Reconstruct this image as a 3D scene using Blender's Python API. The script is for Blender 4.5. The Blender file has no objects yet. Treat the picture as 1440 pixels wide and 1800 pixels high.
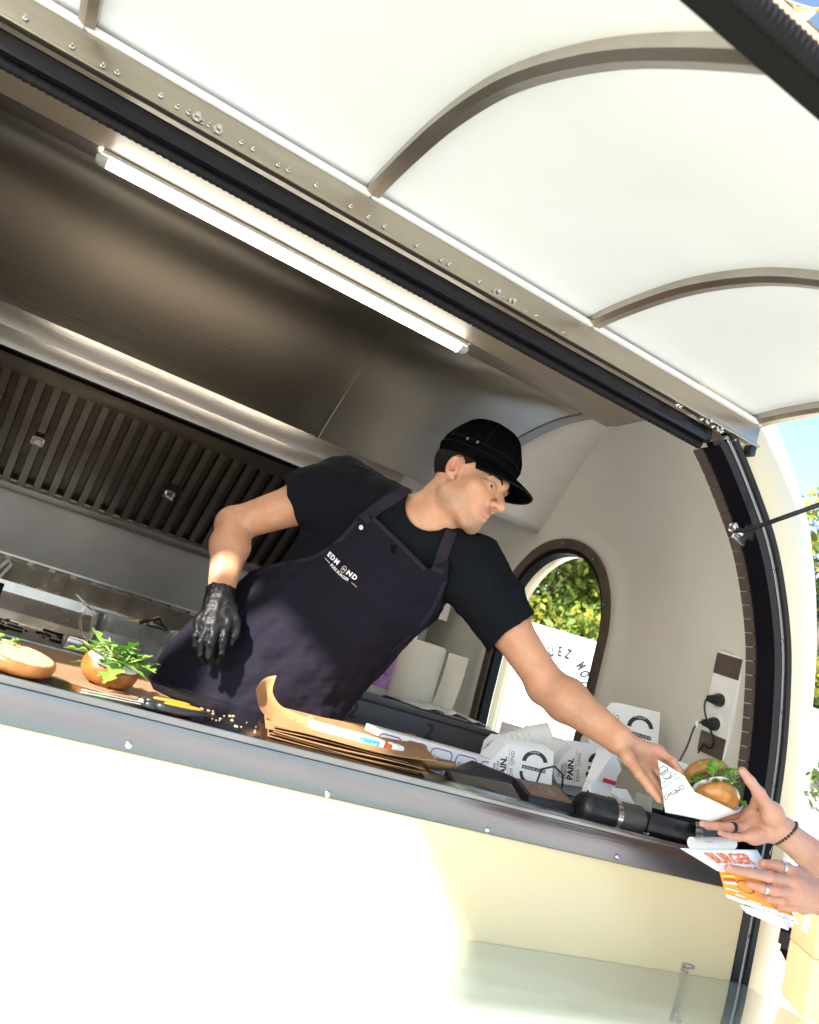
import bpy, bmesh, math, random
import numpy as np
from mathutils import Vector, Matrix
from mathutils.bvhtree import BVHTree
random.seed(7)
RNG = np.random.default_rng(7)
S = bpy.context.scene
COL = S.collection
R_ = math.radians
PI = math.pi

# ------------------------------------------------------------------ camera, sky, sun, exposure
# eye at the origin, ground at z = GZ; X runs along the trailer, Y into it
GZ = -1.55
FPX, CX, CY = 1400.0, 720.0, 900.0
RW = np.array([[0.84446972, 0.34688263, 0.40809721],
               [-0.45165431, 0.05165325, 0.89069654],
               [0.28788761, -0.93648512, 0.20029064]])
cd = bpy.data.cameras.new('camera')
cam = bpy.data.objects.new('camera', cd)
COL.objects.link(cam)
cd.sensor_fit = 'VERTICAL'
cd.sensor_height = 24.0
cd.lens = 24.0 * FPX / 1800.0
cd.clip_start = 0.02
cd.clip_end = 2000
m3 = Matrix(((RW[0, 0], -RW[0, 1], -RW[0, 2]), (RW[1, 0], -RW[1, 1], -RW[1, 2]), (RW[2, 0], -RW[2, 1], -RW[2, 2])))
cam.matrix_world = m3.to_4x4()
S.camera = cam
cd.dof.use_dof = True
cd.dof.focus_distance = 1.85
cd.dof.aperture_fstop = 5.0
S.cycles.max_bounces = 8
S.cycles.glossy_bounces = 3
S.cycles.transmission_bounces = 4

SUN_EL, SUN_AZ = 33.0, 61.0
to_sun = Vector((-math.sin(R_(SUN_AZ)) * math.cos(R_(SUN_EL)), -math.cos(R_(SUN_AZ)) * math.cos(R_(SUN_EL)), math.sin(R_(SUN_EL))))
w = bpy.data.worlds.new('World')
S.world = w
w.use_nodes = True
nt = w.node_tree
nt.nodes.clear()
wo = nt.nodes.new('ShaderNodeOutputWorld')
wb = nt.nodes.new('ShaderNodeBackground')
sk = nt.nodes.new('ShaderNodeTexSky')
sk.sky_type = 'NISHITA'
sk.sun_disc = False
sk.sun_elevation = R_(SUN_EL)
sk.sun_rotation = math.atan2(to_sun.x, to_sun.y)
sk.air_density = 1.0
sk.dust_density = 0.6
wb.inputs[1].default_value = 0.12
nt.links.new(sk.outputs[0], wb.inputs[0])
nt.links.new(wb.outputs[0], wo.inputs[0])
sd = bpy.data.lights.new('sun', 'SUN')
sd.energy = 5.0
sd.angle = R_(2.0)
sd.color = (1.0, 0.95, 0.88)
sun = bpy.data.objects.new('sun', sd)
COL.objects.link(sun)
sun.rotation_euler = to_sun.to_track_quat('Z', 'Y').to_euler()
sun.location = to_sun * 20
S.view_settings.view_transform = 'Standard'
S.view_settings.look = 'None'
S.view_settings.exposure = 1.82
S.view_settings.gamma = 1.0
S.view_settings.use_curve_mapping = False

# ------------------------------------------------------------------ helpers
def at(px, py, y):
    """world point at depth y (metres into the trailer) on the line of sight through a photo pixel"""
    r = RW @ np.array([px - CX, py - CY, FPX])
    return r * (y / r[1])
def atz(px, py, z):
    r = RW @ np.array([px - CX, py - CY, FPX])
    return r * (z / r[2])
def atx(px, py, x):
    r = RW @ np.array([px - CX, py - CY, FPX])
    return r * (x / r[0])
def A3(*v):
    return np.array(v, float)
def unit(v):
    v = np.asarray(v, float)
    return v / np.linalg.norm(v)

WLOC = {}
def empty(name, loc, label, cat, group=None):
    o = bpy.data.objects.new(name, None)
    COL.objects.link(o)
    o.empty_display_size = 0.05
    o.location = loc
    WLOC[o] = np.array(loc, float)
    tag(o, label, cat, group)
    return o
def tag(o, label=None, cat=None, group=None, kind=None):
    if label: o['label'] = label
    if cat: o['category'] = cat
    if group: o['group'] = group
    if kind: o['kind'] = kind
    return o
def place(name, me, loc, parent=None):
    o = bpy.data.objects.new(name, me)
    COL.objects.link(o)
    WLOC[o] = np.array(loc, float)
    if parent is not None:
        o.parent = parent
        o.location = WLOC[o] - WLOC[parent]
    else:
        o.location = loc
    return o
def setsmooth(me, smooth, angle=None):
    if smooth:
        me.polygons.foreach_set('use_smooth', np.ones(len(me.polygons), bool))
        if angle:
            bm = bmesh.new(); bm.from_mesh(me)
            for e in bm.edges:
                if len(e.link_faces) == 2 and e.calc_face_angle(0) > R_(angle):
                    e.smooth = False
            bm.to_mesh(me); bm.free()
class MB:
    """collects shapes in world coordinates; build() links them as one mesh object"""
    def __init__(s):
        s.v = []; s.f = []; s.m = []; s.n = 0
    def add(s, v, f, mi=0):
        v = np.asarray(v, float).reshape(-1, 3)
        s.v.append(v)
        for q in f: s.f.append(tuple(int(i) + s.n for i in q)); s.m.append(mi)
        s.n += len(v)
        return s
    def box(s, lo, hi, mi=0, rot=None, piv=None):
        x0, y0, z0 = lo; x1, y1, z1 = hi
        v = np.array([(x0, y0, z0), (x1, y0, z0), (x1, y1, z0), (x0, y1, z0), (x0, y0, z1), (x1, y0, z1), (x1, y1, z1), (x0, y1, z1)], float)
        if rot is not None:
            pv = v.mean(0) if piv is None else np.array(piv)
            v = (v - pv) @ np.array(rot).T + pv
        return s.add(v, [(0, 3, 2, 1), (4, 5, 6, 7), (0, 1, 5, 4), (1, 2, 6, 5), (2, 3, 7, 6), (3, 0, 4, 7)], mi)
    def obox(s, c, ax, ay, az, mi=0):
        """box by centre and three half-axis vectors"""
        c, ax, ay, az = map(np.asarray, (c, ax, ay, az))
        v = [c + i * ax + j * ay + k * az for k in (-1, 1) for i, j in ((-1, -1), (1, -1), (1, 1), (-1, 1))]
        f = [(0, 3, 2, 1), (4, 5, 6, 7), (0, 1, 5, 4), (1, 2, 6, 5), (2, 3, 7, 6), (3, 0, 4, 7)]
        return s.add(v, f, mi)
    def tube(s, pts, r, seg=8, mi=0, caps=True, flat=None):
        pts = [np.asarray(p, float) for p in pts]
        n = len(pts)
        rr = r if hasattr(r, '__len__') else [r] * n
        t0 = unit(pts[1] - pts[0])
        u = np.cross(t0, A3(0, 0, 1) if abs(t0[2]) < .9 else A3(1, 0, 0)); u = unit(u)
        V = []
        for i in range(n):
            t = unit(pts[min(i + 1, n - 1)] - pts[max(i - 1, 0)])
            u = unit(u - t * (u @ t)); w_ = np.cross(t, u)
            for k in range(seg):
                a = 2 * PI * k / seg
                V.append(pts[i] + rr[i] * (math.cos(a) * u + math.sin(a) * w_ * (flat or 1)))
        F = []
        for i in range(n - 1):
            for k in range(seg):
                a = i * seg + k; b = i * seg + (k + 1) % seg
                F.append((a, b, b + seg, a + seg))
        if caps:
            F.append(tuple(range(seg))[::-1]); F.append(tuple(range((n - 1) * seg, n * seg)))
        return s.add(V, F, mi)
    def lathe(s, prof, c, axis=(0, 0, 1), seg=24, mi=0, sx=1.0, sy=1.0, wob=0.0, u=None):
        axis = unit(axis)
        if u is None: u = np.cross(axis, A3(0, 0, 1) if abs(axis[2]) < .9 else A3(1, 0, 0))
        u = unit(np.asarray(u) - axis * (np.asarray(u) @ axis)); w_ = np.cross(axis, u)
        V = []; F = []
        c = np.asarray(c, float)
        for r, h in prof:
            for k in range(seg):
                a = 2 * PI * k / seg
                q = 1 + wob * (math.sin(3 * a + 1) * .6 + math.sin(5 * a + 2.2) * .4)
                V.append(c + axis * h + r * q * (sx * math.cos(a) * u + sy * math.sin(a) * w_))
        for i in range(len(prof) - 1):
            for k in range(seg):
                a = i * seg + k; b = i * seg + (k + 1) % seg
                F.append((a, b, b + seg, a + seg))
        F.append(tuple(range(seg))[::-1]); F.append(tuple(range((len(prof) - 1) * seg, len(prof) * seg)))
        return s.add(V, F, mi)
    def prism(s, outline, d, mi=0):
        """extrude a 3D planar outline by vector d"""
        o = np.asarray(outline, float); n = len(o); d = np.asarray(d, float)
        f = [tuple(range(n))[::-1], tuple(range(n, 2 * n))]
        for i in range(n): f.append((i, (i + 1) % n, n + (i + 1) % n, n + i))
        return s.add(np.vstack([o, o + d]), f, mi)
    def sheet(s, grid, th=None, mi=0, close=False):
        """grid: array (a, b, 3); th: thickness vector or None"""
        g = np.asarray(grid, float); a, b = g.shape[:2]
        F = []
        for i in range(a - 1):
            for j in range(b - (0 if close else 1)):
                j2 = (j + 1) % b
                F.append((i * b + j, (i + 1) * b + j, (i + 1) * b + j2, i * b + j2))
        if th is None: return s.add(g.reshape(-1, 3), F, mi)
        th = np.asarray(th, float)
        g2 = g + th
        n = a * b
        F2 = [tuple(i + n for i in f[::-1]) for f in F]
        E = []
        ring = [(0, j) for j in range(b)] + [(i, b - 1) for i in range(1, a)] + [(a - 1, j) for j in range(b - 2, -1, -1)] + [(i, 0) for i in range(a - 2, 0, -1)]
        ring = [i * b + j for i, j in ring]
        for k in range(len(ring)):
            p, q = ring[k], ring[(k + 1) % len(ring)]
            E.append((p, q, q + n, p + n))
        return s.add(np.vstack([g.reshape(-1, 3), g2.reshape(-1, 3)]), F + F2 + E, mi)
    def mesh(s, mats, smooth=False, angle=None, bevel=0, seg=2, fixn=True):
        V = np.vstack(s.v)
        lo, hi = V.min(0), V.max(0)
        c = np.array([(lo[0] + hi[0]) / 2, (lo[1] + hi[1]) / 2, lo[2]])
        me = bpy.data.meshes.new('mesh')
        me.from_pydata((V - c).tolist(), [], s.f)
        for m in (mats if isinstance(mats, (list, tuple)) else [mats]): me.materials.append(m)
        me.polygons.foreach_set('material_index', s.m)
        if fixn or bevel:
            bm = bmesh.new(); bm.from_mesh(me)
            if fixn: bmesh.ops.recalc_face_normals(bm, faces=bm.faces)
            if bevel:
                es = [e for e in bm.edges if len(e.link_faces) == 2 and e.calc_face_angle(0) > R_(35)]
                bmesh.ops.bevel(bm, geom=es, offset=bevel, segments=seg, profile=.6, affect='EDGES', clamp_overlap=True)
            bm.to_mesh(me); bm.free()
        setsmooth(me, smooth or bevel > 0, angle or (40 if bevel else None))
        return me, c
    def build(s, name, mats, parent=None, **k):
        me, c = s.mesh(mats, **k)
        me.name = name
        return place(name, me, c, parent)
def again(o, name, delta, parent=None):
    """another object that shares o's mesh, moved by delta"""
    return place(name, o.data, WLOC[o] + np.asarray(delta, float), parent)

# ------------------------------------------------------------------ materials
def mat(name, col, rough=.5, metal=0.0, noise=None, bump=None, spec=None, coat=0, coat_r=.05, sheen=0, sss=0, emit=None, trans=0, ior=None, attr=None, alpha=1, rnoise=None, aniso=0):
    """noise=(scale, amount[, (sx,sy,sz)]) colour mottling; bump=(scale, strength, dist[, stretch]); rnoise=(scale, amount)"""
    m = bpy.data.materials.new(name); m.use_nodes = True
    N = m.node_tree.nodes; L = m.node_tree.links
    b = N['Principled BSDF']
    b.inputs['Base Color'].default_value = (*col, 1)
    b.inputs['Roughness'].default_value = rough
    b.inputs['Metallic'].default_value = metal
    if spec is not None: b.inputs['Specular IOR Level'].default_value = spec
    if ior: b.inputs['IOR'].default_value = ior
    if coat: b.inputs['Coat Weight'].default_value = coat; b.inputs['Coat Roughness'].default_value = coat_r
    if sheen: b.inputs['Sheen Weight'].default_value = sheen; b.inputs['Sheen Roughness'].default_value = .5
    if sss:
        b.inputs['Subsurface Weight'].default_value = sss
        b.inputs['Subsurface Radius'].default_value = (1, .35, .2); b.inputs['Subsurface Scale'].default_value = .006
    if trans: b.inputs['Transmission Weight'].default_value = trans
    if emit: b.inputs['Emission Color'].default_value = (*emit[0], 1); b.inputs['Emission Strength'].default_value = emit[1]
    if alpha < 1: b.inputs['Alpha'].default_value = alpha
    def coord(stretch):
        tc = N.new('ShaderNodeNewGeometry'); mp = N.new('ShaderNodeMapping')
        mp.inputs['Scale'].default_value = stretch or (1, 1, 1)
        L.new(tc.outputs['Position'], mp.inputs[0])
        return mp.outputs[0]
    src = None
    if attr:
        a = N.new('ShaderNodeAttribute'); a.attribute_name = attr; src = a.outputs['Color']
        L.new(src, b.inputs['Base Color'])
    if noise:
        t = N.new('ShaderNodeTexNoise'); t.inputs['Scale'].default_value = noise[0]; t.inputs['Detail'].default_value = 6; t.inputs['Roughness'].default_value = .6
        L.new(coord(noise[2] if len(noise) > 2 else None), t.inputs['Vector'])
        mr = N.new('ShaderNodeMapRange'); mr.interpolation_type = 'SMOOTHSTEP'; mr.inputs[1].default_value = .22; mr.inputs[2].default_value = .78
        mr.inputs[3].default_value = 1 - noise[1]; mr.inputs[4].default_value = 1 + noise[1] * .6
        L.new(t.outputs[0], mr.inputs[0])
        vm = N.new('ShaderNodeVectorMath'); vm.operation = 'SCALE'
        if src is None: vm.inputs[0].default_value = col
        else: L.new(src, vm.inputs[0])
        L.new(mr.outputs[0], vm.inputs['Scale'])
        L.new(vm.outputs[0], b.inputs['Base Color'])
    if rnoise:
        t = N.new('ShaderNodeTexNoise'); t.inputs['Scale'].default_value = rnoise[0]; t.inputs['Detail'].default_value = 5
        L.new(coord(rnoise[2] if len(rnoise) > 2 else None), t.inputs['Vector'])
        mr = N.new('ShaderNodeMapRange'); mr.interpolation_type = 'SMOOTHSTEP'; mr.inputs[1].default_value = .22; mr.inputs[2].default_value = .78
        mr.inputs[3].default_value = max(.02, rough - rnoise[1]); mr.inputs[4].default_value = rough + rnoise[1]
        L.new(t.outputs[0], mr.inputs[0]); L.new(mr.outputs[0], b.inputs['Roughness'])
    if aniso:
        b.inputs['Anisotropic'].default_value = aniso
        cx = N.new('ShaderNodeCombineXYZ'); cx.inputs[0].default_value = 1.0
        L.new(cx.outputs[0], b.inputs['Tangent'])
    if bump:
        t = N.new('ShaderNodeTexNoise'); t.inputs['Scale'].default_value = bump[0]; t.inputs['Detail'].default_value = 4
        L.new(coord(bump[3] if len(bump) > 3 else None), t.inputs['Vector'])
        bp = N.new('ShaderNodeBump'); bp.inputs['Strength'].default_value = bump[1]; bp.inputs['Distance'].default_value = bump[2]
        L.new(t.outputs[0], bp.inputs['Height']); L.new(bp.outputs[0], b.inputs['Normal'])
    return m
M = {}
BR = (1, 60, 60)
M['cream'] = mat('cream_paint', (.78, .64, .37), .28, coat=.5, coat_r=.08, noise=(3, .03), bump=(6, .05, .01))
M["steel"] = mat("brushed_steel", (.36, .335, .31), .3, 1, bump=(9, .10, .003, BR), noise=(5, .06, (1, 8, 8)), rnoise=(3, .05, (1, 6, 6)))
M["steel_hood"] = mat("brushed_hood_steel", (.62, .56, .48), .24, 1, bump=(7, .05, .003, (1, 40, 40)), noise=(1.2, .05), rnoise=(1.2, .03), aniso=.8)
M['steel_dull'] = mat('dull_steel', (.50, .47, .43), .42, 1, noise=(12, .15), bump=(40, .08, .003))
M['steel_dark'] = mat('greasy_steel', (.19, .165, .14), .32, 1, noise=(9, .12), rnoise=(6, .06))
M['steel_pol'] = mat('polished_steel', (.64, .62, .59), .24, 1, noise=(10, .12), rnoise=(12, .08))
M['rail'] = mat('aluminium_rail', (.42, .37, .30), .3, 1, noise=(5, .12, (1, 6, 6)), bump=(8, .1, .004, BR))
M['rib'] = mat('rib_metal', (.50, .455, .40), .36, 1, noise=(8, .15), bump=(12, .08, .003))
M['counter'] = mat('counter_steel', (.30, .285, .27), .2, 1, noise=(7, .2), rnoise=(6, .1), bump=(10, .06, .003, BR))
M['rubber'] = mat('black_rubber', (.008, .007, .008), .6, spec=.2, bump=(300, .3, .002))
M['rubber_gloss'] = mat('black_gloss_seal', (.006, .005, .008), .25, spec=.3)
M['liner'] = mat('white_gelcoat', (.82, .82, .805), .42, noise=(2.5, .035), bump=(5, .06, .02))
M['wallwhite'] = mat('interior_gelcoat', (.86, .815, .735), .36, noise=(3, .05), bump=(7, .10, .02))
M['ceilbeige'] = mat('ceiling_sheet', (.44, .35, .255), .45, .0, noise=(3, .06))
M['brown'] = mat('brown_anodised', (.17, .13, .105), .38, .6, noise=(20, .15))
M['white'] = mat('white_plastic', (.82, .81, .78), .35)
M['black'] = mat('black_plastic', (.014, .014, .016), .34, rnoise=(20, .1))
M['blackmatte'] = mat('black_matte', (.006, .0055, .005), .7, spec=.15)
M['darkglass'] = mat('screen_glass', (.03, .028, .03), .08, coat=.6)
M['paper'] = mat('white_card', (.83, .82, .80), .6, noise=(20, .03))
M['ink'] = mat('black_ink', (.02, .02, .022), .55)
M['kraft'] = mat('kraft_paper', (.36, .19, .075), .75, noise=(30, .12), bump=(60, .25, .003))
M['kraft_flat'] = mat('baking_paper', (.30, .18, .095), .6, noise=(18, .15), bump=(25, .15, .004))
M['purple'] = mat('purple_print', (.30, .09, .42), .5)
M['teal'] = mat('teal_laminate', (.44, .56, .51), .12, coat=1, coat_r=.03, noise=(2, .08))
M['splash'] = mat('splash_steel', (.20, .185, .18), .42, 1, noise=(3, .12), rnoise=(2.5, .06), bump=(8, .05, .003, BR))
M['fascia'] = mat('fascia_steel', (.25, .24, .245), .2, 1, bump=(9, .08, .003, BR), noise=(4, .08, (1, 8, 8)), rnoise=(3, .05, (1, 6, 6)))
# ------------------------------------------------------------------ ground
gm = mat('paving', (.56, .535, .50), .85, noise=(1.2, .18), bump=(30, .4, .01))
o = MB().add([(-300, -300, GZ), (300, -300, GZ), (300, 300, GZ), (-300, 300, GZ)], [(0, 1, 2, 3)]).build('ground', gm)
tag(o, kind='structure')

# ------------------------------------------------------------------ the trailer
YF = 1.327          # outer face of the serving side
YB = 3.73           # outer face of the far side
ZC = -0.16          # counter top
YM = 2.53
XL = -1.55
JZ = np.array([-1.15, -.40, -.27, .052, .18, .314, .41, .499, .56, .609, .665, .711, .745])
JX = np.array([1.70, 1.70, 1.70, 1.686, 1.665, 1.634, 1.592, 1.542, 1.497, 1.448, 1.39, 1.337, 1.29])
def zroof(y):
    return .775 + .315 * (1 - ((y - YM) / (YM - YF)) ** 2)
DD = np.array([-.05, .0, .053, .155, .265, .45, .714, 1.1, 3])
DX = np.array([.56, .455, .363, .252, .158, .066, .014, 0, 0])
def xend(y, z):
    return 1.90 - .20 * ((y - YM) / 1.203) ** 2 - np.interp(zroof(y) - z, DD, DX) * (.42 + .58 * np.minimum(1, np.abs(y - YM) / 1.203) ** 2)
T = empty('food_trailer', (0.1, 2.36, GZ), 'rounded cream food trailer with its serving hatch propped open above a steel counter', 'food trailer')

# lower outer panel, with a left return beside the opening
MB().box((XL, YF - .010, -1.15), (1.697, YF + .03, -.2275)).build('outer_panel', M['cream'], T, bevel=.003)
MB().box((XL, YF, -.226), (-.46, YF + .03, .74)).build('outer_panel', M['cream'], T, bevel=.003)
# the rounded outer end: jamb profile swept round a corner and back along the trailer
prof = [(x, z) for x, z in zip(JX, JZ)] + [(1.2, .79), (1.0, .83), (.6, .845), (-.4, .85), (XL, .85)]
prof = np.array(prof)
seg = []
for i in range(len(prof) - 1):
    for t in np.linspace(0, 1, 5)[:-1]: seg.append(prof[i] * (1 - t) + prof[i + 1] * t)
seg.append(prof[-1]); prof = np.array(seg)
for _ in range(3): prof[1:-1] = (prof[:-2] + prof[2:] + 2 * prof[1:-1]) / 4
tan = np.gradient(prof, axis=0); tan /= np.linalg.norm(tan, axis=1)[:, None]
nrm = np.stack([tan[:, 1], -tan[:, 0]], 1)
nrm[nrm[:, 1] < -.05] *= -1
rr = .25
base = prof + nrm * .058
G = []
arc = [(rr * math.sin(a), rr * (1 - math.cos(a))) for a in np.linspace(0, PI / 2, 11)]
arc += [(rr + .01, .8), (rr + .02, YM - YF)] + [(rr + .02 - .02, 1.4), (rr - .03, 1.75)] + [(rr * math.cos(a) - .05, 1.85 + .22 * math.sin(a)) for a in np.linspace(0, PI / 2, 5)]
upw = np.clip((base[:, 1] - .0) / .55, 0, 1) ** 1.5
for (n_, yy) in arc:
    n_ = n_ + upw * .30 * math.sin(PI * min(1, yy / 2.07)) ** .8
    G.append(np.stack([base[:, 0] + nrm[:, 0] * n_, np.full(len(prof), YF - .004 + yy), base[:, 1] + nrm[:, 1] * n_], 1))
mb = MB().sheet(np.array(G))
def in_window(q):
    y, z = q[1], q[2]
    return q[0] > 1.5 and abs(y - 2.56) < .47 and (z < .355 or math.hypot(y - 2.56, z - .355) < .47) and z > -.5
vv = mb.v[0]; keep = [f for f in mb.f if not in_window(vv[list(f)].mean(0))]
mb.f = keep; mb.m = [0] * len(keep)
mb.build('outer_shell', M['cream'], T, smooth=True)
MB().box((XL, YB - .02, -1.15), (1.9, YB, .9)).build('rear_panel', M['cream'], T)
MB().box((XL, YF + .03, -1.15), (XL + .02, YB - .02, .86)).build('left_end_panel', M['wallwhite'], T)
MB().box((XL + .02, YF + .03, -1.17), (1.86, YB - .02, -1.15)).build('trailer_floor', M['steel_dull'], T)
wm = mat('tyre_rubber', (.02, .02, .02), .8)
for wy in (YF + .12, YB - .12):
    MB().lathe([(.0, -.09), (.22, -.09), (.3, -.07), (.31, 0), (.3, .07), (.22, .09), (0, .09)], (0, wy, GZ + .31), (0, 1, 0), 28).build('wheel', wm, T, smooth=True, angle=40)

# frame strips that follow the jamb: inner segmented trim, fat seal, silver strip with screws, thin seal
def jamb(off, y):
    return np.stack([prof[:, 0] + nrm[:, 0] * off, np.full(len(prof), y), prof[:, 1] + nrm[:, 1] * off], 1)
def strip(name, o0, o1, y0, y1, m, s0=0, s1=None, smooth=False, bulge=0):
    a = slice(s0, s1)
    ks = [(o0, y1), (o0, y0), ((o0 + o1) / 2, y0 - bulge), (o1, y0), (o1, y1)] if bulge else [(o0, y1), (o0, y0), (o1, y0), (o1, y1)]
    g = np.array([jamb(oo, yy)[a] for oo, yy in ks])
    return MB().sheet(g).build(name, m, T, smooth=smooth, angle=50)
iend = int(np.argmin(np.abs(prof[:, 0] - 1.30) + np.abs(prof[:, 1] - .745)))
strip('jamb_seal', -.004, .022, YF - .012, YF + .05, M['rubber_gloss'], 0, iend, True, .008)
js = strip('jamb_strip', .022, .040, YF - .004, YF + .03, mat('satin_strip', (.62, .60, .58), .5, .7), 0, iend)
strip('outer_seal', .040, .056, YF - .012, YF + .03, M['rubber_gloss'], 0, iend, True, .006)
# segmented trim: each piece its own part
i0 = int(np.argmin(np.abs(prof[:iend, 1] + .16)))
inn = jamb(-.006, YF + .046)[i0:iend]
L_ = np.concatenate([[0], np.cumsum(np.linalg.norm(np.diff(inn, axis=0), axis=1))])
npz = int(L_[-1] / .034)
for k in range(npz):
    s0, s1 = L_[-1] * k / npz, L_[-1] * (k + 1) / npz - .0022
    p0 = np.array([np.interp(s0, L_, inn[:, i]) for i in range(3)]); p1 = np.array([np.interp(s1, L_, inn[:, i]) for i in range(3)])
    t = unit(p1 - p0); nn = unit(np.cross(t, A3(0, 1, 0)))
    MB().obox((p0 + p1) / 2 + A3(0, .0085, 0), (p1 - p0) / 2, nn * .003, A3(0, .013, 0)).build('trim_piece', M['brown'], T)
sc = None
Ls = np.concatenate([[0], np.cumsum(np.linalg.norm(np.diff(jamb(.031, YF - .005)[:iend], axis=0), axis=1))])
jj = jamb(.031, YF - .005)[:iend]
for s_ in np.arange(.15, Ls[-1], .17):
    p = A3(*[np.interp(s_, Ls, jj[:, i]) for i in range(3)])
    if sc is None: sc = MB().lathe([(.0001, -.002), (.004, -.002), (.0045, .0), (.0001, .0)], p, (0, 1, 0), 10).build('screw', M['steel_pol'], T, smooth=True); sp = p
    else: again(sc, 'screw', p - sp, T)

# inner end wall round the window
def win(th, grow=0.0):
    """arched window outline in (y,z); th from 0 (towards the counter) anticlockwise"""
    c, s = math.cos(th), math.sin(th)
    if s >= 0: y, z = abs(c) ** .95 * math.copysign(1, c) * (.335 + grow), s ** .95 * (.335 + grow) + .355
    else: y, z = abs(c) ** .38 * math.copysign(1, c) * (.335 + grow), -abs(s) ** .38 * (.68 + grow) + .355
    return 2.546 - y, z
NT = 96
ths = np.linspace(0, 2 * PI, NT, endpoint=False)
G = []
for k in range(19):
    f = (k / 18) ** 1.2
    row = []
    for th in ths:
        y, z = win(th, .012)
        # outer boundary along the same direction
        d = A3(math.cos(th), math.sin(th)); d = A3(-d[0], d[1])
        c0 = A3(2.546, .2)
        y0b, y1b, z0b = YF + .052, YB - .04, -1.1
        best = 9
        for tt in ((y0b - c0[0]) / d[0] if d[0] < -1e-6 else 9, (y1b - c0[0]) / d[0] if d[0] > 1e-6 else 9, (z0b - c0[1]) / d[1] if d[1] < -1e-6 else 9):
            best = min(best, tt)
        if d[1] > 0:
            for tt in np.linspace(.3, 1.6, 260):
                yy = c0[0] + d[0] * tt
                if c0[1] + d[1] * tt > zroof(yy) + .0: best = min(best, tt); break
        ob = c0 + d * best
        yy = y * (1 - f) + ob[0] * f; zz = z * (1 - f) + ob[1] * f
        x = xend(yy, zz)
        lip = max(0, 1 - k / 2.2) if k < 3 else 0
        row.append((x - .012 * (1 if k in (1, 2) else 0) * 1.0 + .0, yy, zz))
    G.append(row)
MB().sheet(np.array(G), close=True).build('end_wall', M['wallwhite'], T, smooth=True)
def ring(g0, g1, x0, x1, name, m, parent):
    g = []
    for (gr, xx) in ((g0, x1), (g0, x0), (g1, x0), (g1, x1)):
        g.append([(xend(*win(th, gr)) + xx, *win(th, gr)) for th in ths])
    return MB().sheet(np.array(g), close=True).build(name, m, parent, smooth=True, angle=40)
wf = ring(-.016, .020, -.016, .03, 'window_frame', M['brown'], T)
ring(-.034, -.016, -.006, .035, 'window_gasket', M['rubber'], wf)
g = []
for gr, xx in ((-.036, .035), (-.034, .06), (-.02, .10), (.06, .14)): g.append([(xend(*win(th, gr)) + xx, *win(th, gr)) for th in ths])
MB().sheet(np.array(g), close=True).build('window_reveal', M['cream'], wf, smooth=True)
gl = mat('window_glass', (.95, .98, .96), .02, trans=1, ior=1.02, spec=.2)
pg = [(xend(*win(th, -.03)) + .02, *win(th, -.03)) for th in ths]
MB().add([(p[0], p[1], p[2]) for p in pg], [tuple(range(NT))]).build('window_pane', gl, wf)
for th in np.linspace(.3, 2 * PI + .3, 11)[:-1]:
    y, z = win(th, -.001)
    MB().lathe([(.0001, -.003), (.003, -.0025), (.0035, 0), (.0001, 0)], (xend(y, z) - .018, y, z), (1, 0, 0), 8).build('screw', M['steel_pol'], wf, smooth=True)

# ceiling in front of the lamp rail, lamp rail, ceiling trim arch
ys = np.linspace(YF + .055, 2.17, 14)
def xe(y, z): return float(xend(y, z)) - .0
g = np.array([[(XL + .02, y, zroof(y)) for y in ys], [(xe(y, zroof(y)), y, zroof(y)) for y in ys]])
MB().sheet(g, (0, 0, .02)).build('ceiling_sheet', M['ceilbeige'], T, smooth=True, angle=40)
ys = np.linspace(2.17, YB - .03, 16)
g = np.array([[(XL + .02, y, zroof(y) + .004) for y in ys], [(xe(y, zroof(y)), y, zroof(y) + .004) for y in ys]])
MB().sheet(g, (0, 0, .02)).build('ceiling_sheet', M['ceilbeige'], T, smooth=True, angle=40)
MB().box((XL + .02, 2.10, 1.052), (1.645, 2.19, 1.078)).build('lamp_rail', M['rib'], T, bevel=.002)
# outer roof so that no sky leaks in
# curved steel canopy from the lamp rail down to the hood
def canopy(t):   # t 0..1
    y = 2.19 + .535 * t
    return y, 1.066 - .33 * t ** 1.9
g = []
for t in np.linspace(0, 1, 18):
    y, z = canopy(t); g.append([(x, y, z) for x in np.linspace(XL + .02, 1.595 - .17 * t, 12)])
MB().sheet(np.array(g), (0, .01, .012)).build('canopy_sheet', M['steel_hood'], T, smooth=True, angle=40)
# folded sheet joints of the canopy
for sx in (float(at(610, 710, 2.52)[0]), -.62):
    g = []
    for t in np.linspace(0, 1, 18):
        y, z = canopy(t); g.append([(x, y - d * .6, z - d) for x, d in ((sx - .014, .0005), (sx - .003, .0018), (sx + .001, .0018), (sx + .003, .0005))])
    MB().sheet(np.array(g)).build('canopy_joint', M['steel_hood'], T, smooth=True, angle=25)
# panel seam strip and arch trim at the end
g = []
for t in np.linspace(0, 1, 18):
    y, z = canopy(t); g.append([(x, y - .002, z - .004) for x in (1.553 - .17 * t, 1.595 - .17 * t)])
MB().sheet(np.array(g), (0, .004, .004)).build('arch_trim', M['rib'], T, smooth=True, angle=40)
g = []
for t in np.linspace(0, 1, 18):
    y, z = canopy(t); g.append([(x, y, z) for x in np.linspace(1.60 - .17 * t, xend(y, z) + .1, 3)])
MB().sheet(np.array(g), (0, .01, .012)).build('end_cove', M['wallwhite'], T, smooth=True)

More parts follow.
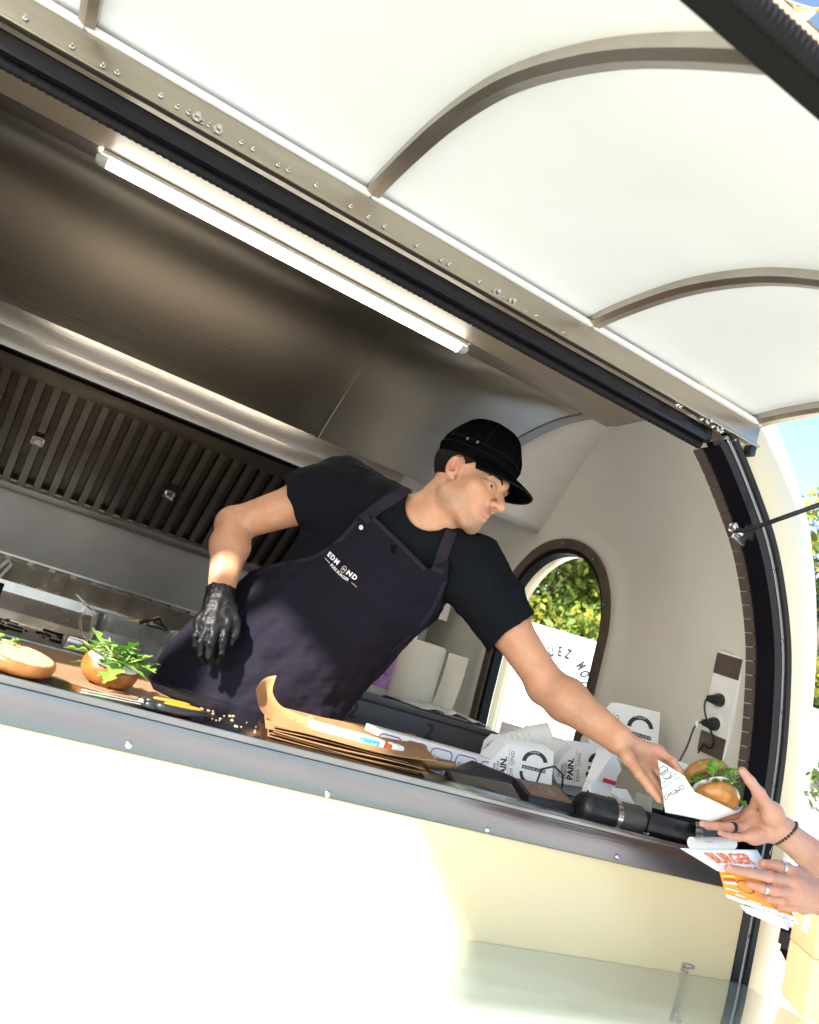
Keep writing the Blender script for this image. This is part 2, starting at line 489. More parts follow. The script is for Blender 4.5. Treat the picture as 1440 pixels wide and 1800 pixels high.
# gas strut with its bracket
bp = at(1292, 934, 1.338)
MB().tube([bp + A3(-.006, 0, 0), bp + A3(.0, -.03, .0), A3(1.42, .72, .722)], .0055, 10).build('gas_strut', M['black'], T, smooth=True)
MB().obox(bp + A3(.03, .01, .0), (.02, 0, -.004), (0, .003, 0), (.003, 0, .016)).tube([bp + A3(-.014, 0, .004), bp + A3(.02, .0, .0)], .008, 10).lathe([(.0001, -.012), (.009, -.008), (.012, 0), (.009, .008), (.0001, .012)], bp + A3(-.012, -.004, .008), (0, 1, 0), 12).build('strut_bracket', M['steel_pol'], T, smooth=True, angle=40)

# counter
ctop = MB().prism([A3(x, y, ZC - .012) for x, y in [(XL + .03, YF - .012), (1.69, YF - .012), (1.69, YF + .075)] + [(float(xend(y, ZC)) - .003, y) for y in np.linspace(1.45, 2.35, 8)] + [(1.02, 2.35), (1.02, 1.88), (XL + .03, 1.88)]], (0, 0, .012)).build('counter_top', M['counter'], T, bevel=.0015)
MB().box((XL + .03, YF - .014, -.227), (1.635, YF - .003, ZC - .0125)).build('counter_fascia', M['fascia'], T, bevel=.0015)
MB().box((XL + .03, 1.84, -1.15), (1.0, 1.86, ZC - .013)).box((XL + .03, 1.40, -1.148), (1.02, 1.839, -.50)).build('counter_cabinet', M['steel_dull'], T)
rv = None
for px, py in ((227, 1310), (577, 1396), (858, 1460), (1086, 1507)):
    p = at(px, py, YF - .0155)
    if rv is None:
        rv = MB().lathe([(.0001, -.0028), (.003, -.0024), (.0048, -.0012), (.006, .0), (.006, .0018), (.0001, .002)], p, (0, 1, 0), 16).build('rivet', M['steel_pol'], T, smooth=True); rp = p
    else: again(rv, 'rivet', p - rp, T)
for dx in (-.45, -.9):
    again(rv, 'rivet', (dx, 0, 0), T)
# small latch on the outer panel, above the shelf
lp = at(1210, 1697, YF - .016)
MB().box(lp + A3(-.012, -.008, -.004), lp + A3(.012, .005, .003)).box(lp + A3(-.012, -.008, -.014), lp + A3(-.006, .005, -.0045)).build('latch', M['steel_dull'], T, bevel=.001)
# fold-down shelf under the hatch
SZ = -.418
p1 = atz(1347, 1752, SZ); 
MB().box((XL + .1, .58, SZ - .022), (float(p1[0]), YF - .0115, SZ)).build('fold_down_shelf', M['teal'], T, bevel=.004)
for sx in (-1.2, -.2, .8, 1.6):
    MB().tube([A3(sx, .75, SZ - .023), A3(sx, YF - .012, SZ - .33)], .011, 8).build('shelf_stay', M['steel_dull'], T, smooth=True, angle=40)

# ------------------------------------------------------------------ hatch (part of the trailer)
hp = np.array([(1.335, .826), (1.29, .832), (1.211, .833), (1.13, .831), (1.049, .824), (.96, .806), (.873, .782), (.80, .752), (.724, .716), (.595, .646), (.471, .562), (.39, .503)])
t_ = np.linspace(0, len(hp) - 1, 40)
hp = np.stack([np.interp(t_, range(len(hp)), hp[:, i]) for i in (0, 1)], 1)
for _ in range(4): hp[1:-1] = (hp[:-2] + hp[2:] + 2 * hp[1:-1]) / 4
HX0, HX1 = -.45, 1.435
hx = np.linspace(HX0, HX1, 14)
g = np.array([[(x, y, z + .016) for y, z in hp] for x in hx])
H = MB().sheet(g).build('hatch_lining', M['liner'], T, smooth=True)
g2 = g + A3(0, 0, .012)
MB().sheet(g2).build('hatch_skin', M['cream'], H, smooth=True)
def rib(x0, x1, name, m):
    a = np.array([[(x, y, z - d) for y, z in hp] for x, d in ((x0, -.018), (x0, .0), (x0 + .012, .006), (x1 - .0, .004), (x1, -.018))])
    return MB().sheet(a).build(name, m, H, smooth=True, angle=25)
r0 = rib(-.199, -.171, 'rib', M['rib'])
for x in (.352, .900): again(r0, 'rib', (x + .185 - .012, 0, 0), H)
rib(1.405, 1.437, 'rib', M['rib'])
# hinge rail: plate, pale edging, lip
MB().box((HX0, YF - .006, .772), (HX1 - .004, YF + .004, .822)).build('hinge_rail', M['rail'], H, bevel=.001)
MB().box((HX0, YF - .014, .8225), (HX1 - .006, YF + .004, .833)).build('rail_edging', M['liner'], H, bevel=.002)
MB().box((HX0, YF - .018, .764), (HX1 - .004, YF - .0, .7715)).build('rail_lip', M['rail'], H, bevel=.003)
# hatch outer edge: black beam with a ribbed seal
ye, ze = hp[-1]
MB().box((HX0, ye - .024, ze - .007), (HX1, ye + .001, ze + .010)).build('hatch_edge', M['blackmatte'], H, bevel=.006)
g = []
for x in np.linspace(HX0, HX1, 1500):
    q = .0085 + .0007 * math.sin(x * 2 * PI / .006)
    g.append([(x, ye - .031 + q * math.cos(a), ze - .003 + q * math.sin(a)) for a in np.linspace(0, 2 * PI, 11)])
MB().sheet(np.array(g)).build('ribbed_seal', M['rubber'], H, smooth=True)
# seal along the top of the opening
MB().box((HX0, YF + .006, .728), (1.30, YF + .05, .762)).build('top_seal_channel', M['rubber_gloss'], T, bevel=.006)
g = []
for x in np.linspace(HX0, 1.29, 420):
    q = .010 + .0012 * math.sin(x * 2 * PI / .012)
    g.append([(x, YF + .03 + q * math.cos(a), .722 + q * math.sin(a)) for a in np.linspace(0, 2 * PI, 9)])
MB().sheet(np.array(g)).build('top_seal', M['rubber'], T, smooth=True)
MB().box((HX0, YF - .006, .846), (1.22, YF + .05, .90)).build('sun_leak_strip', M['cream'], T, bevel=.004)  # added strip, unseen above the hinge, keeps sun from leaking onto the end wall
# droplet-shaped screws and paired bolts on the hinge rail
drops = [(45, 32), (127, 82), (181, 116), (206, 128), (283, 168), (312, 188), (332, 198), (355, 215), (367, 220), (424, 250), (445, 262), (489, 290), (506, 299), (555, 326), (616, 363), (647, 382), (676, 399), (733, 432), (776, 458), (789, 465), (842, 496), (882, 524), (922, 549), (941, 556), (988, 586), (1001, 595), (1032, 614), (1076, 640), (1100, 656), (1118, 664), (1158, 688), (1189, 712), (1195, 715), (1232, 737), (1252, 750), (1267, 759), (1289, 774), (1302, 781)]
bolts = [(345, 209), (382, 231), (870, 516), (897, 532), (1241, 741), (1260, 754)]
d0 = b0 = None
for px, py in drops:
    p = at(px, py, YF - .008)
    if d0 is None: d0 = MB().lathe([(.0001, .0), (.0042, .0002), (.0042, -.002), (.0022, -.0035), (.0016, -.009), (.0001, -.010)], p, (0, 1, 0), 8).build('rail_screw', M['steel_pol'], H, smooth=True, angle=50); dp = p
    else: again(d0, 'rail_screw', p - dp, H)
for px, py in bolts:
    p = at(px, py, YF - .008)
    if b0 is None: b0 = MB().lathe([(.0001, .0), (.0085, .0), (.0085, -.007), (.005, -.007), (.005, -.017), (.0001, -.018)], p, (0, 1, 0), 6).build('rail_bolt', M['steel_pol'], H); bp0 = p
    else: again(b0, 'rail_bolt', p - bp0, H)
# end block with a black stop
p = at(1322, 782, YF - .02)
MB().box(p + A3(-.012, -.012, -.03), p + A3(.006, .012, -.004)).build('hatch_stop', M['black'], H, bevel=.004)

# ------------------------------------------------------------------ extractor hood
HD = empty('extractor_hood', (0.0, 2.95, .235), 'long brushed steel extractor hood with slatted grease filters above the griddle', 'extractor hood')
yb = 2.722
MB().box((XL + .03, yb, .672), (1.18, yb + .02, .742)).build('hood_band', M['steel'], HD, bevel=.001)
MB().box((XL + .03, yb - .004, .612), (1.18, yb + .03, .6705)).build('hood_lip', M['steel'], HD, bevel=.0015)
MB().box((XL + .03, yb + .021, .6715), (1.18, 3.16, .70)).build('hood_top', M['steel_dark'], HD)
A0, A1 = A3(0, yb + .045, .600), A3(0, 3.125, .242)
dv = unit(A1 - A0); nv = A3(0, -dv[2], dv[1]) * -1   # facing down and forward
if nv[2] > 0: nv = -nv
LL = np.linalg.norm(A1 - A0)
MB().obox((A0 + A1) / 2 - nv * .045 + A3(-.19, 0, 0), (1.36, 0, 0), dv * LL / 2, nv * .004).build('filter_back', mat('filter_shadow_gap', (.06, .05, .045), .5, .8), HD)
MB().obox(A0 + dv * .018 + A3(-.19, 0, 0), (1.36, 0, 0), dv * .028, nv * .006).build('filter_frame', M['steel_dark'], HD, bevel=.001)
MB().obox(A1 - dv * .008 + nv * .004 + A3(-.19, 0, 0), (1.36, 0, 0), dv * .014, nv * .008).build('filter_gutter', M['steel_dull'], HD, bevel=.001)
b1 = b2 = None
x = -1.45
c0 = A0 + dv * (.047 + (LL - .07) / 2)
hl = (LL - .07) / 2
while x < 1.12:
    if b1 is None:
        mb = MB()
        pr = [(-.014, .014), (-.014, 0), (.014, 0), (.014, .014), (.011, .014), (.011, -.0), ]
        o_ = [c0 + A3(x + u_, 0, 0) - nv * v_ - dv * hl for u_, v_ in ((-.0135, .016), (-.012, 0), (.012, 0), (.0135, .016), (.010, .016), (.009, .004), (-.009, .004), (-.010, .016))]
        mb.prism(o_, dv * hl * 2)
        b1 = mb.build('baffle', M['steel_dark'], HD); bx = x
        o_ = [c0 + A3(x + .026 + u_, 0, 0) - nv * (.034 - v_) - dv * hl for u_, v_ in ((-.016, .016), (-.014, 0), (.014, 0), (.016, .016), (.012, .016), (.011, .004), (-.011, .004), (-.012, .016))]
        b2 = MB().prism(o_, dv * hl * 2).build('inner_baffle', mat('gap_shade_baffle', (.11, .095, .08), .4, 1, noise=(9, .2)), HD)  # darker steel than the front baffles: shade of the filter gaps put into the colour
    else:
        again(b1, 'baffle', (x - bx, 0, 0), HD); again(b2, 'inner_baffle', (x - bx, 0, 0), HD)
    x += .052
hm = M['steel_pol']
h0 = None
for px, py in ((68, 772), (298, 866)):
    p = at(px, py, 2.95) + nv * .012
    mb = MB().tube([p + A3(-.014, 0, .006), p + A3(-.012, 0, .006) + nv * .02, p + A3(.014, 0, -.002) + nv * .02, p + A3(.016, 0, -.002)], .004, 8).obox(p + nv * .0, (.02, 0, 0), dv * .016, nv * .003)
    mb.build('filter_handle', hm, HD, smooth=True, angle=40)

# backsplash and rear wall lining
MB().box((XL + .02, 3.155, -.02), (1.7, 3.17, .30)).build('backsplash', M['splash'], T)
MB().box((XL + .02, 3.156, -1.15), (1.72, 3.172, -.0205)).build('rear_lining', M['steel_dull'], T)
MB().box((1.18, 3.10, .30), (1.75, 3.12, .9)).build('rear_lining', M['wallwhite'], T)

# ------------------------------------------------------------------ griddle
GR = empty('griddle', (0.1, 2.72, -1.15), 'steel griddle with slotted splash guard and burnt crumbs under the hood', 'griddle')
MB().box((-1.3, 2.36, -1.15), (.80, 3.12, -.235)).build('griddle_body', M['steel_dull'], GR, bevel=.003)
MB().box((-1.32, 2.33, -.234), (.82, 3.13, -.195)).build('griddle_edge', M['steel'], GR, bevel=.004)
MB().box((-1.3, 2.37, -.1945), (.80, 2.98, -.188)).build('griddle_plate', M['steel_dull'], GR, bevel=.002)
g = np.array([[(x, y, z) for x in (-1.3, .80)] for y, z in ((2.985, -.188), (2.995, -.16), (3.06, -.105), (3.065, -.07), (3.11, -.012), (3.12, -.0))])
MB().sheet(g, (0, .01, -.004)).build('splash_guard', M['steel_pol'], GR, smooth=True, angle=20)
MB().box((-1.3, 3.132, -.03), (.8, 3.15, -.002)).build('slot_back', M['blackmatte'], GR)
s0 = None
for k, x in enumerate(np.arange(-1.28, .8, .075)):
    if s0 is None: s0 = MB().box((x, 3.122, -.03), (x + .022, 3.131, .012)).build('slot_bar', M['steel_dark'], GR); xs = x
    else: again(s0, 'slot_bar', (x - xs, 0, 0), GR)
MB().box((-1.3, 3.121, .0125), (.8, 3.15, .020)).build('slot_rail', M['steel'], GR)
mb = MB()
for k in range(60):
    p = A3(random.uniform(-.18, .30), random.uniform(2.5, 2.9), -.186)
    a = random.uniform(0, PI); l = random.uniform(.006, .03)
    mb.obox(p, (l * math.cos(a), l * math.sin(a), 0), (-.003 * math.sin(a), .003 * math.cos(a), 0), (0, 0, random.uniform(.002, .006)))
o = mb.build('burnt_crumbs', M['blackmatte'], GR); tag(o, kind='stuff')

# ------------------------------------------------------------------ tube lamp
ta, tb = at(182, 266, 2.145), at(818, 604, 2.145)
zt = 1.052
LP = empty('tube_lamp', (float(ta[0] + tb[0]) / 2, 2.145, zt - .05), 'long white tube lamp under the steel ceiling rail', 'lamp')
lm = mat('lamp_diffuser', (.9, .9, .88), .4, emit=((1.0, .92, .79), 6.5))
n = 14
xs_ = (float(ta[0]), float(tb[0]))
def lampsec(x, r=.020):
    return [(x, 2.145 + r * math.cos(a) * 1.15, zt - .012 - r * .9 * math.sin(a)) for a in np.linspace(.05, PI - .05, n)]
MB().sheet(np.array([lampsec(x) for x in np.linspace(xs_[0] + .02, xs_[1] - .02, 3)])).build('diffuser', lm, LP, smooth=True)
MB().box((xs_[0], 2.114, zt - .0115), (xs_[1], 2.176, zt - .001)).build('lamp_tray', M['white'], LP, bevel=.002)
for xx, s_ in ((xs_[0], 1), (xs_[1], -1)):
    MB().sheet(np.array([[(xx - s_ * .012, 2.145, zt - .012)] * n, lampsec(xx - s_ * .01, .014), lampsec(xx + s_ * .001, .021), lampsec(xx + s_ * .0195, .0214), ])).build('end_cap', M['white'], LP, smooth=True, angle=40)
# ------------------------------------------------------------------ lettering helper
def text_geo(body, size=1.0, bold=0.0, space=1.0, extr=0.0, align='LEFT', shear=0.0):
    c = bpy.data.curves.new('txt', 'FONT')
    c.body = body; c.size = size; c.space_character = space; c.offset = bold; c.extrude = extr; c.align_x = align; c.shear = shear
    c.resolution_u = 3
    o = bpy.data.objects.new('txt', c)
    COL.objects.link(o)
    bpy.context.view_layer.update()
    me = o.evaluated_get(bpy.context.evaluated_depsgraph_get()).to_mesh()
    v = np.array([p.co[:] for p in me.vertices]).reshape(-1, 3); f = [tuple(p.vertices) for p in me.polygons]
    o.to_mesh_clear()
    bpy.data.objects.remove(o); bpy.data.curves.remove(c)
    return v, f
def write(mb, body, o, ux, uy, size, lift=.0006, **k):
    """lay lettering on a plane: o origin, ux/uy unit vectors"""
    v, f = text_geo(body, size, **k)
    ux = unit(ux); uy = unit(uy); n = np.cross(ux, uy)
    if len(v): mb.add(np.asarray(o) + v[:, :1] * ux + v[:, 1:2] * uy + n * lift, f)
    return mb
def flatpoly(mb, pts, o, ux, uy, lift=.0006):
    ux = unit(ux); uy = unit(uy); n = np.cross(ux, uy)
    mb.add([np.asarray(o) + a * ux + b * uy + n * lift for a, b in pts], [tuple(range(len(pts)))])
    return mb
def arcband(mb, c, r0, r1, a0, a1, o, ux, uy, lift=.0006, n=20, ex=1.0):
    ux = unit(ux); uy = unit(uy); nn = np.cross(ux, uy)
    an = np.linspace(a0, a1, n)
    g = np.array([[np.asarray(o) + (c[0] + r * ex * math.cos(a)) * ux + (c[1] + r * math.sin(a)) * uy + nn * lift for a in an] for r in (r0, r1)])
    mb.sheet(g); return mb

# ------------------------------------------------------------------ trees
leafm = [mat('leaf_yellow_green', (.27, .27, .03), .55, noise=(2, .3)), mat('leaf_mid_green', (.13, .19, .025), .55, noise=(2, .3)), mat('leaf_dark_green', (.06, .10, .018), .55, noise=(2, .3))]
for m_ in leafm:
    b = m_.node_tree.nodes['Principled BSDF']; L = m_.node_tree.links
    tr = m_.node_tree.nodes.new('ShaderNodeBsdfTranslucent'); mx = m_.node_tree.nodes.new('ShaderNodeMixShader')
    tr.inputs[0].default_value = tuple(min(1, c * 1.6) for c in b.inputs['Base Color'].default_value[:3]) + (1,)
    mx.inputs[0].default_value = .4
    out = m_.node_tree.nodes['Material Output']
    L.new(b.outputs[0], mx.inputs[1]); L.new(tr.outputs[0], mx.inputs[2]); L.new(mx.outputs[0], out.inputs[0])
barkm = mat('bark', (.12, .085, .06), .9, noise=(6, .4), bump=(12, .8, .03))
def tree(label, x, y, h, cr, n, leaf, blobs, seed, name='leafy_tree', bare=.35):
    rng = np.random.default_rng(seed)
    t = empty(name, (x, y, GZ), label, 'tree', 'trees behind the trailer')
    mb = MB()
    top = A3(x, y, GZ + h * .62)
    pts = [A3(x, y, GZ - .05), A3(x + .05, y, GZ + h * .2), A3(x - .04, y + .05, GZ + h * .4), top]
    mb.tube(pts, [h * .026, h * .02, h * .016, h * .008], 9)
    centres = []
    for k in range(blobs):
        a = rng.uniform(0, 2 * PI); rad = cr * math.sqrt(rng.uniform(.02, .75)); zz = GZ + h * (bare + (1 - bare) * rng.uniform(.05, .95))
        rad *= max(.25, 1 - ((zz - GZ) / h - bare - .3 * (1 - bare)) ** 2 * 1.6)
        c = A3(x + rad * math.cos(a), y + rad * math.sin(a), zz)
        centres.append((c, cr * rng.uniform(.2, .42)))
        s = pts[1] + (top - pts[1]) * rng.uniform(.1, 1)
        mb.tube([s, (s + c) / 2 + A3(0, 0, .1), c], [h * .008, h * .005, h * .002], 5)
    mb.build('trunk', barkm, t, smooth=True)
    per = n // blobs
    V = []; MI = []
    for c, r in centres:
        d = rng.normal(size=(per, 3)); d /= np.linalg.norm(d, axis=1)[:, None]
        p = c + d * r * rng.uniform(.35, 1.12, (per, 1)) ** .7 * A3(1, 1, .75)
        u = rng.normal(size=(per, 3)); u /= np.linalg.norm(u, axis=1)[:, None]
        w_ = np.cross(u, rng.normal(size=(per, 3))); w_ /= np.linalg.norm(w_, axis=1)[:, None]
        l = leaf * rng.uniform(.6, 1.3, (per, 1))
        V.append(np.stack([p - u * l, p - w_ * l * .55, p + u * l, p + w_ * l * .55], 1).reshape(-1, 3))
        tone = rng.choice(3, p=[.4, .42, .18]) if rng.random() < .7 else 1
        mi = np.where(rng.random(per) < .6, tone, rng.integers(0, 3, per)); MI.append(mi)
    V = np.vstack(V); MI = np.concatenate(MI); nq = len(MI)
    me = bpy.data.meshes.new('crown')
    me.from_pydata((V - A3(x, y, GZ)).tolist(), [], np.arange(nq * 4).reshape(-1, 4).tolist())
    for m_ in leafm: me.materials.append(m_)
    me.polygons.foreach_set('material_index', MI.astype(np.int32))
    place('crown', me, (x, y, GZ), t)
def pol(az, d): return d * math.cos(R_(az)), d * math.sin(R_(az))
tree('broad yellow-green tree filling the left of the arched window', *pol(55.5, 11.5), 5.6, 2.0, 15000, .060, 26, 3)
tree('darker leafy tree seen through the top of the arched window', *pol(51.8, 13.5), 6.1, 1.7, 12000, .060, 20, 5)
tree('low bushy tree at the right of the arched window above the white vehicle', *pol(49.3, 11.0), 4.15, 1.5, 10000, .052, 16, 8, bare=.2)
tree('tall sunlit tree to the right of the open trailer hatch', *pol(36.6, 9.5), 5.1, 1.5, 13000, .055, 22, 11, bare=.3)
tree('distant tree behind the sunlit one at the right edge', *pol(40.5, 17.0), 5.4, 2.2, 9000, .08, 16, 14, bare=.15)
tree('wide dark tree far behind the arched window', *pol(60.0, 15.5), 6.6, 2.6, 7000, .1, 18, 17, bare=.2)

# ------------------------------------------------------------------ white vehicle with round lettering, seen through the window
VL = A3(4.0, 6.78, 0); vd = unit(A3(.75, -.40, 0)); vn = A3(vd[1], -vd[0], 0) * 1.0
if vn @ VL > 0: vn = -vn
V_ = empty('white_box_van', VL + vd * 2.6 + A3(0, 0, GZ), 'plain white box vehicle with thin circular lettering beyond the arched window', 'vehicle')
vw = mat('white_van_paint', (.58, .58, .57), .4)
MB().obox(VL + vd * 2.6 - vn * .9 + A3(0, 0, -.10), vd * 2.9, vn * .9, (0, 0, 1.0)).build('van_body', vw, V_, bevel=.05, seg=3)
MB().obox(VL + vd * 2.6 - vn * .9 + A3(0, 0, -1.2), vd * 2.7, vn * .8, (0, 0, .1)).build('chassis', M['blackmatte'], V_)
for s_ in (.9, 4.4):
    for q in (-.12, -1.68):
        MB().lathe([(.0001, -.1), (.2, -.1), (.31, -.08), (.33, 0), (.31, .08), (.2, .1), (.0001, .1)], VL + vd * s_ + vn * q + A3(0, 0, GZ + .33), vn, 24).build('wheel', wm, V_, smooth=True, angle=40)
inkv = mat('grey_green_lettering', (.012, .015, .012), .6)
cc = atz(1003, 1215, .30); 
# centre of the ring on the vehicle side
r_ = RW @ np.array([1000 - CX, 1203 - CY, FPX]); tpl = (VL @ vn) / (r_ @ vn); cc = r_ * tpl + vn * .004
up = A3(0, 0, 1)
mb = MB()
ring_r = .235
for k, ch in enumerate('LOUEZ MOI'):
    a = R_(150 - k * 360 / 21.0)
    if ch == ' ': continue
    o_ = cc + ring_r * (math.cos(a) * vd + math.sin(a) * up)
    uy = math.cos(a) * vd + math.sin(a) * up; ux = math.sin(a) * vd - math.cos(a) * up
    v, f = text_geo(ch, .13, bold=.007, align='CENTER')
    mb.add(o_ + v[:, :1] * ux * .55 + v[:, 1:2] * uy + vn * .001, f)
write(mb, 'Leju', cc - vd * .10 + up * .02, vd, up, .10, lift=0.001, shear=.3, bold=.003)
mb.build('lettering', inkv, V_, fixn=False)

# ------------------------------------------------------------------ cardboard boxes and odds and ends on the ground at the right
cm = mat('cardboard', (.40, .235, .105), .8, noise=(4, .08), bump=(40, .15, .003))
tape = mat('brown_tape', (.50, .33, .17), .35)
q0 = A3(6.40, 4.30, 0); fd = unit(A3(.36, .47, 0)); sdv = A3(fd[1], -fd[0], 0)
lab = ['bottom', 'middle', 'top']
for k in range(3):
    z0 = GZ + .003 + k * .436; dx = (0, .01, -.015)[k]
    c = q0 + fd * (.30 + dx) + sdv * .24 + A3(0, 0, z0 + .216)
    b_ = empty('cardboard_box', (c[0], c[1], z0), ['lowest cardboard box of the stack on the ground at right', 'middle cardboard box of the stack bearing a small white label', 'topmost cardboard box of the stack behind the flyer'][k], 'cardboard box', 'stacked cardboard boxes')
    MB().obox(c, fd * .30, sdv * .23, (0, 0, .215)).build('carton', cm, b_, bevel=.006)
    MB().obox(c + A3(0, 0, .2155), fd * .301, sdv * .03, (0, 0, .001)).build('tape', tape, b_)
    MB().obox(c + A3(0, 0, .2162), fd * .296, sdv * .002, (0, 0, .0005)).build('flap_seam', M['brown'], b_)
    if k == 1:
        MB().obox(c - sdv * .2315 + A3(0, 0, .02) - fd * .02, fd * .06, sdv * .001, (0, 0, .10)).build('label_sticker', M['paper'], b_)
cr = empty('dark_crate', (7.75, 5.35, GZ), 'dark brown crate on the ground behind the cardboard boxes', 'crate')
for k in range(4):
    MB().box((7.5, 5.15, GZ + .02 + k * .2), (8.1, 5.17, GZ + .18 + k * .2)).build('slat', M['brown'], cr)
MB().box((7.5, 5.175, GZ), (8.1, 5.6, GZ + .8)).build('crate_body', M['blackmatte'], cr, bevel=.01)
o = MB().lathe([(.0001, 0), (.10, .0), (.115, .03), (.11, .2), (.05, .27), (.035, .28), (.035, .33), (.0001, .33)], atz(1352, 1727, GZ) * A3(1, 1, 0) + A3(0, 0, GZ), (0, 0, 1), 20).build('water_jug', M['white'], smooth=True, angle=50)
tag(o, 'small white plastic jug on the ground beside the trailer corner', 'jug')

# ------------------------------------------------------------------ timber beam with a pennant, above the hatch edge
tm = mat('sawn_timber', (.50, .33, .18), .75, noise=(5, .12, (1, 6, 6)), bump=(20, .3, .004, (1, 8, 8)))
Y0 = 4.2
pT, pL = at(1379, 0, Y0), at(1352, 8, Y0)
bt = empty('timber_arch', (float(pL[0]) + 1.9, Y0, GZ), 'pale timber beam on posts showing above the hatch edge', 'arch')
zt0 = float(pT[2])
MB().box((float(pL[0]) - .02, Y0, zt0 - .55), (float(pL[0]) + 4.2, Y0 + .12, zt0)).build('beam', tm, bt, bevel=.01)
MB().box((float(pL[0]) - .02, Y0 - .01, zt0 + .001), (float(pL[0]) + 4.2, Y0 + .13, zt0 + .02)).build('beam_cap', M['steel_dull'], bt)
for xx in (float(pL[0]) + .25, float(pL[0]) + 4.05):
    MB().box((xx - .06, Y0 + .001, GZ), (xx + .06, Y0 + .119, zt0 - .5501)).build('post', tm, bt, bevel=.008)
fm = [mat('pennant_orange', (.75, .35, .06), .7), mat('pennant_white', (.85, .82, .76), .7)]
a_, b_, c_ = at(1393, 4, Y0 - .25), at(1441, 19, Y0 - .25), at(1417, 37, Y0 - .25)
g = []
for t in np.linspace(0, 1, 7):
    l = a_ * (1 - t) + c_ * t; r = b_ * (1 - t) + c_ * t
    g.append([l * (1 - s) + r * s + A3(0, .03 * math.sin(5 * s + 3 * t), 0) for s in np.linspace(0, 1, 9)])
pn = empty('pennant', c_, 'orange and white triangular pennant hanging in the blue sky', 'pennant')
MB().sheet(np.array(g[:3]), (0, .002, 0)).build('hem', fm[0], pn, smooth=True)
MB().sheet(np.array(g[2:]), (0, .002, 0)).build('cloth', fm[1], pn, smooth=True)
MB().tube([a_ + (a_ - b_) * 4 + A3(0, 0, .2), a_, b_, b_ + (b_ - a_) * 4 + A3(0, 0, .2)], .006, 5).build('cord', M['white'], pn)
# ------------------------------------------------------------------ food on the counter at the left
crust = mat('bun_crust', (.36, .115, .02), .38, noise=(28, .45), bump=(60, .25, .003), coat=.25, coat_r=.25)
crumb = mat('bun_crumb', (.50, .38, .21), .85, noise=(90, .25), bump=(160, .9, .004))
cream_ = mat('white_sauce', (.85, .84, .76), .3, bump=(40, .5, .006))
greenm = [mat('rocket_leaf', (.16, .36, .035), .4, noise=(60, .3)), mat('rocket_leaf_dark', (.085, .23, .03), .4, noise=(60, .3)), mat('rocket_stem', (.40, .50, .16), .4)]
ps = [atz(*p, ZC + .002) for p in ((-60, 1118), (60, 1132), (130, 1150), (200, 1168), (258, 1186), (270, 1212), (318, 1236), (344, 1258), (250, 1236), (150, 1207), (60, 1181), (-60, 1152))]
n = len(ps); c = sum(ps) / n
V = [c] + ps; F = [(0, 1 + i, 1 + (i + 1) % n) for i in range(n)]
mb = MB(); mb.add(V + [v - A3(0, 0, .0012) for v in V], F + [tuple(i + n + 1 for i in f[::-1]) for f in F] + [(1 + i, n + 2 + i, n + 2 + (i + 1) % n, 1 + (i + 1) % n) for i in range(n)])
tag(mb.build('baking_paper', M['kraft_flat']), 'sheet of brown baking paper under the bun halves on the counter', 'paper')

def bun_half(name, label, c, r, h, tilt, spread=False, crownz=.6):
    ax = unit(A3(*tilt, 1))
    t = empty(name, c, label, 'bread bun')
    pr = [(.0001, 0), (r * .5, .002), (r * .8, h * .16), (r * .96, h * .42), (r, h * .68), (r * .97, h * .92), (r * .93, h)]
    MB().lathe(pr, c, ax, 40, wob=.015).build('crust', crust, t, smooth=True)
    pr = [(r * .93, h * .985), (r * .86, h * 1.02), (r * .5, h * 1.035), (.0001, h * 1.03)]
    MB().lathe(pr, c, ax, 40, wob=.015).build('crumb', crumb, t, smooth=True)
    if spread:
        MB().lathe([(r * .9, h * 1.0), (r * .84, h * 1.12), (r * .5, h * 1.18), (.0001, h * 1.18)], c, ax, 40, wob=.06).build('sauce', cream_, t, smooth=True)
    return t, ax
c1 = atz(26, 1178, ZC + .004)
bun_half('bun_half', 'toasted bun half lying cut side up at the left edge of the counter', c1, .054, .027, (.05, -.16))
c2 = atz(180, 1201, ZC + .004)
bt2, ax2 = bun_half('bun_half', 'bun half heaped with rocket leaves on brown paper', c2, .050, .040, (.10, -.20), True)

def leaf(mb, base, d, up, L, W, seed, lobes=True, mi=0):
    """one lobed rocket leaf with a stem, curving along d and drooping"""
    rng = np.random.default_rng(seed)
    d = unit(d); side = unit(np.cross(d, up)); n_ = np.cross(side, d)
    N = 14
    bend = rng.uniform(-.7, .35); rowl = []; rowc = []; rowr = []
    cup = rng.uniform(.1, .5)
    for i in range(N + 1):
        t = i / N
        ctr = base + d * L * t + n_ * L * bend * t * t * .6
        if t < .3: wv = .03
        else:
            q = (t - .3) / .7
            wv = math.sin(PI * min(1, q * .93 + .07)) ** .7
            if lobes: wv *= (.62 + .38 * math.cos(q * 2 * PI * 2.6 + .5))
            if t > .97: wv = .15
        w_ = W * wv
        rowl.append(ctr + side * w_ + n_ * w_ * cup); rowc.append(ctr); rowr.append(ctr - side * w_ + n_ * w_ * cup)
    k = int(N * .34)
    mb.sheet(np.array([rowl[k:], rowc[k:], rowr[k:]]), None, mi)
    mb.tube([rowc[0]] + rowc[2:N - 1:3] , [.0011, .001, .0009, .0006, .0004][:len([rowc[0]] + rowc[2:N - 1:3])], 5, 2)
rng = np.random.default_rng(21)
top = c2 + ax2 * .040
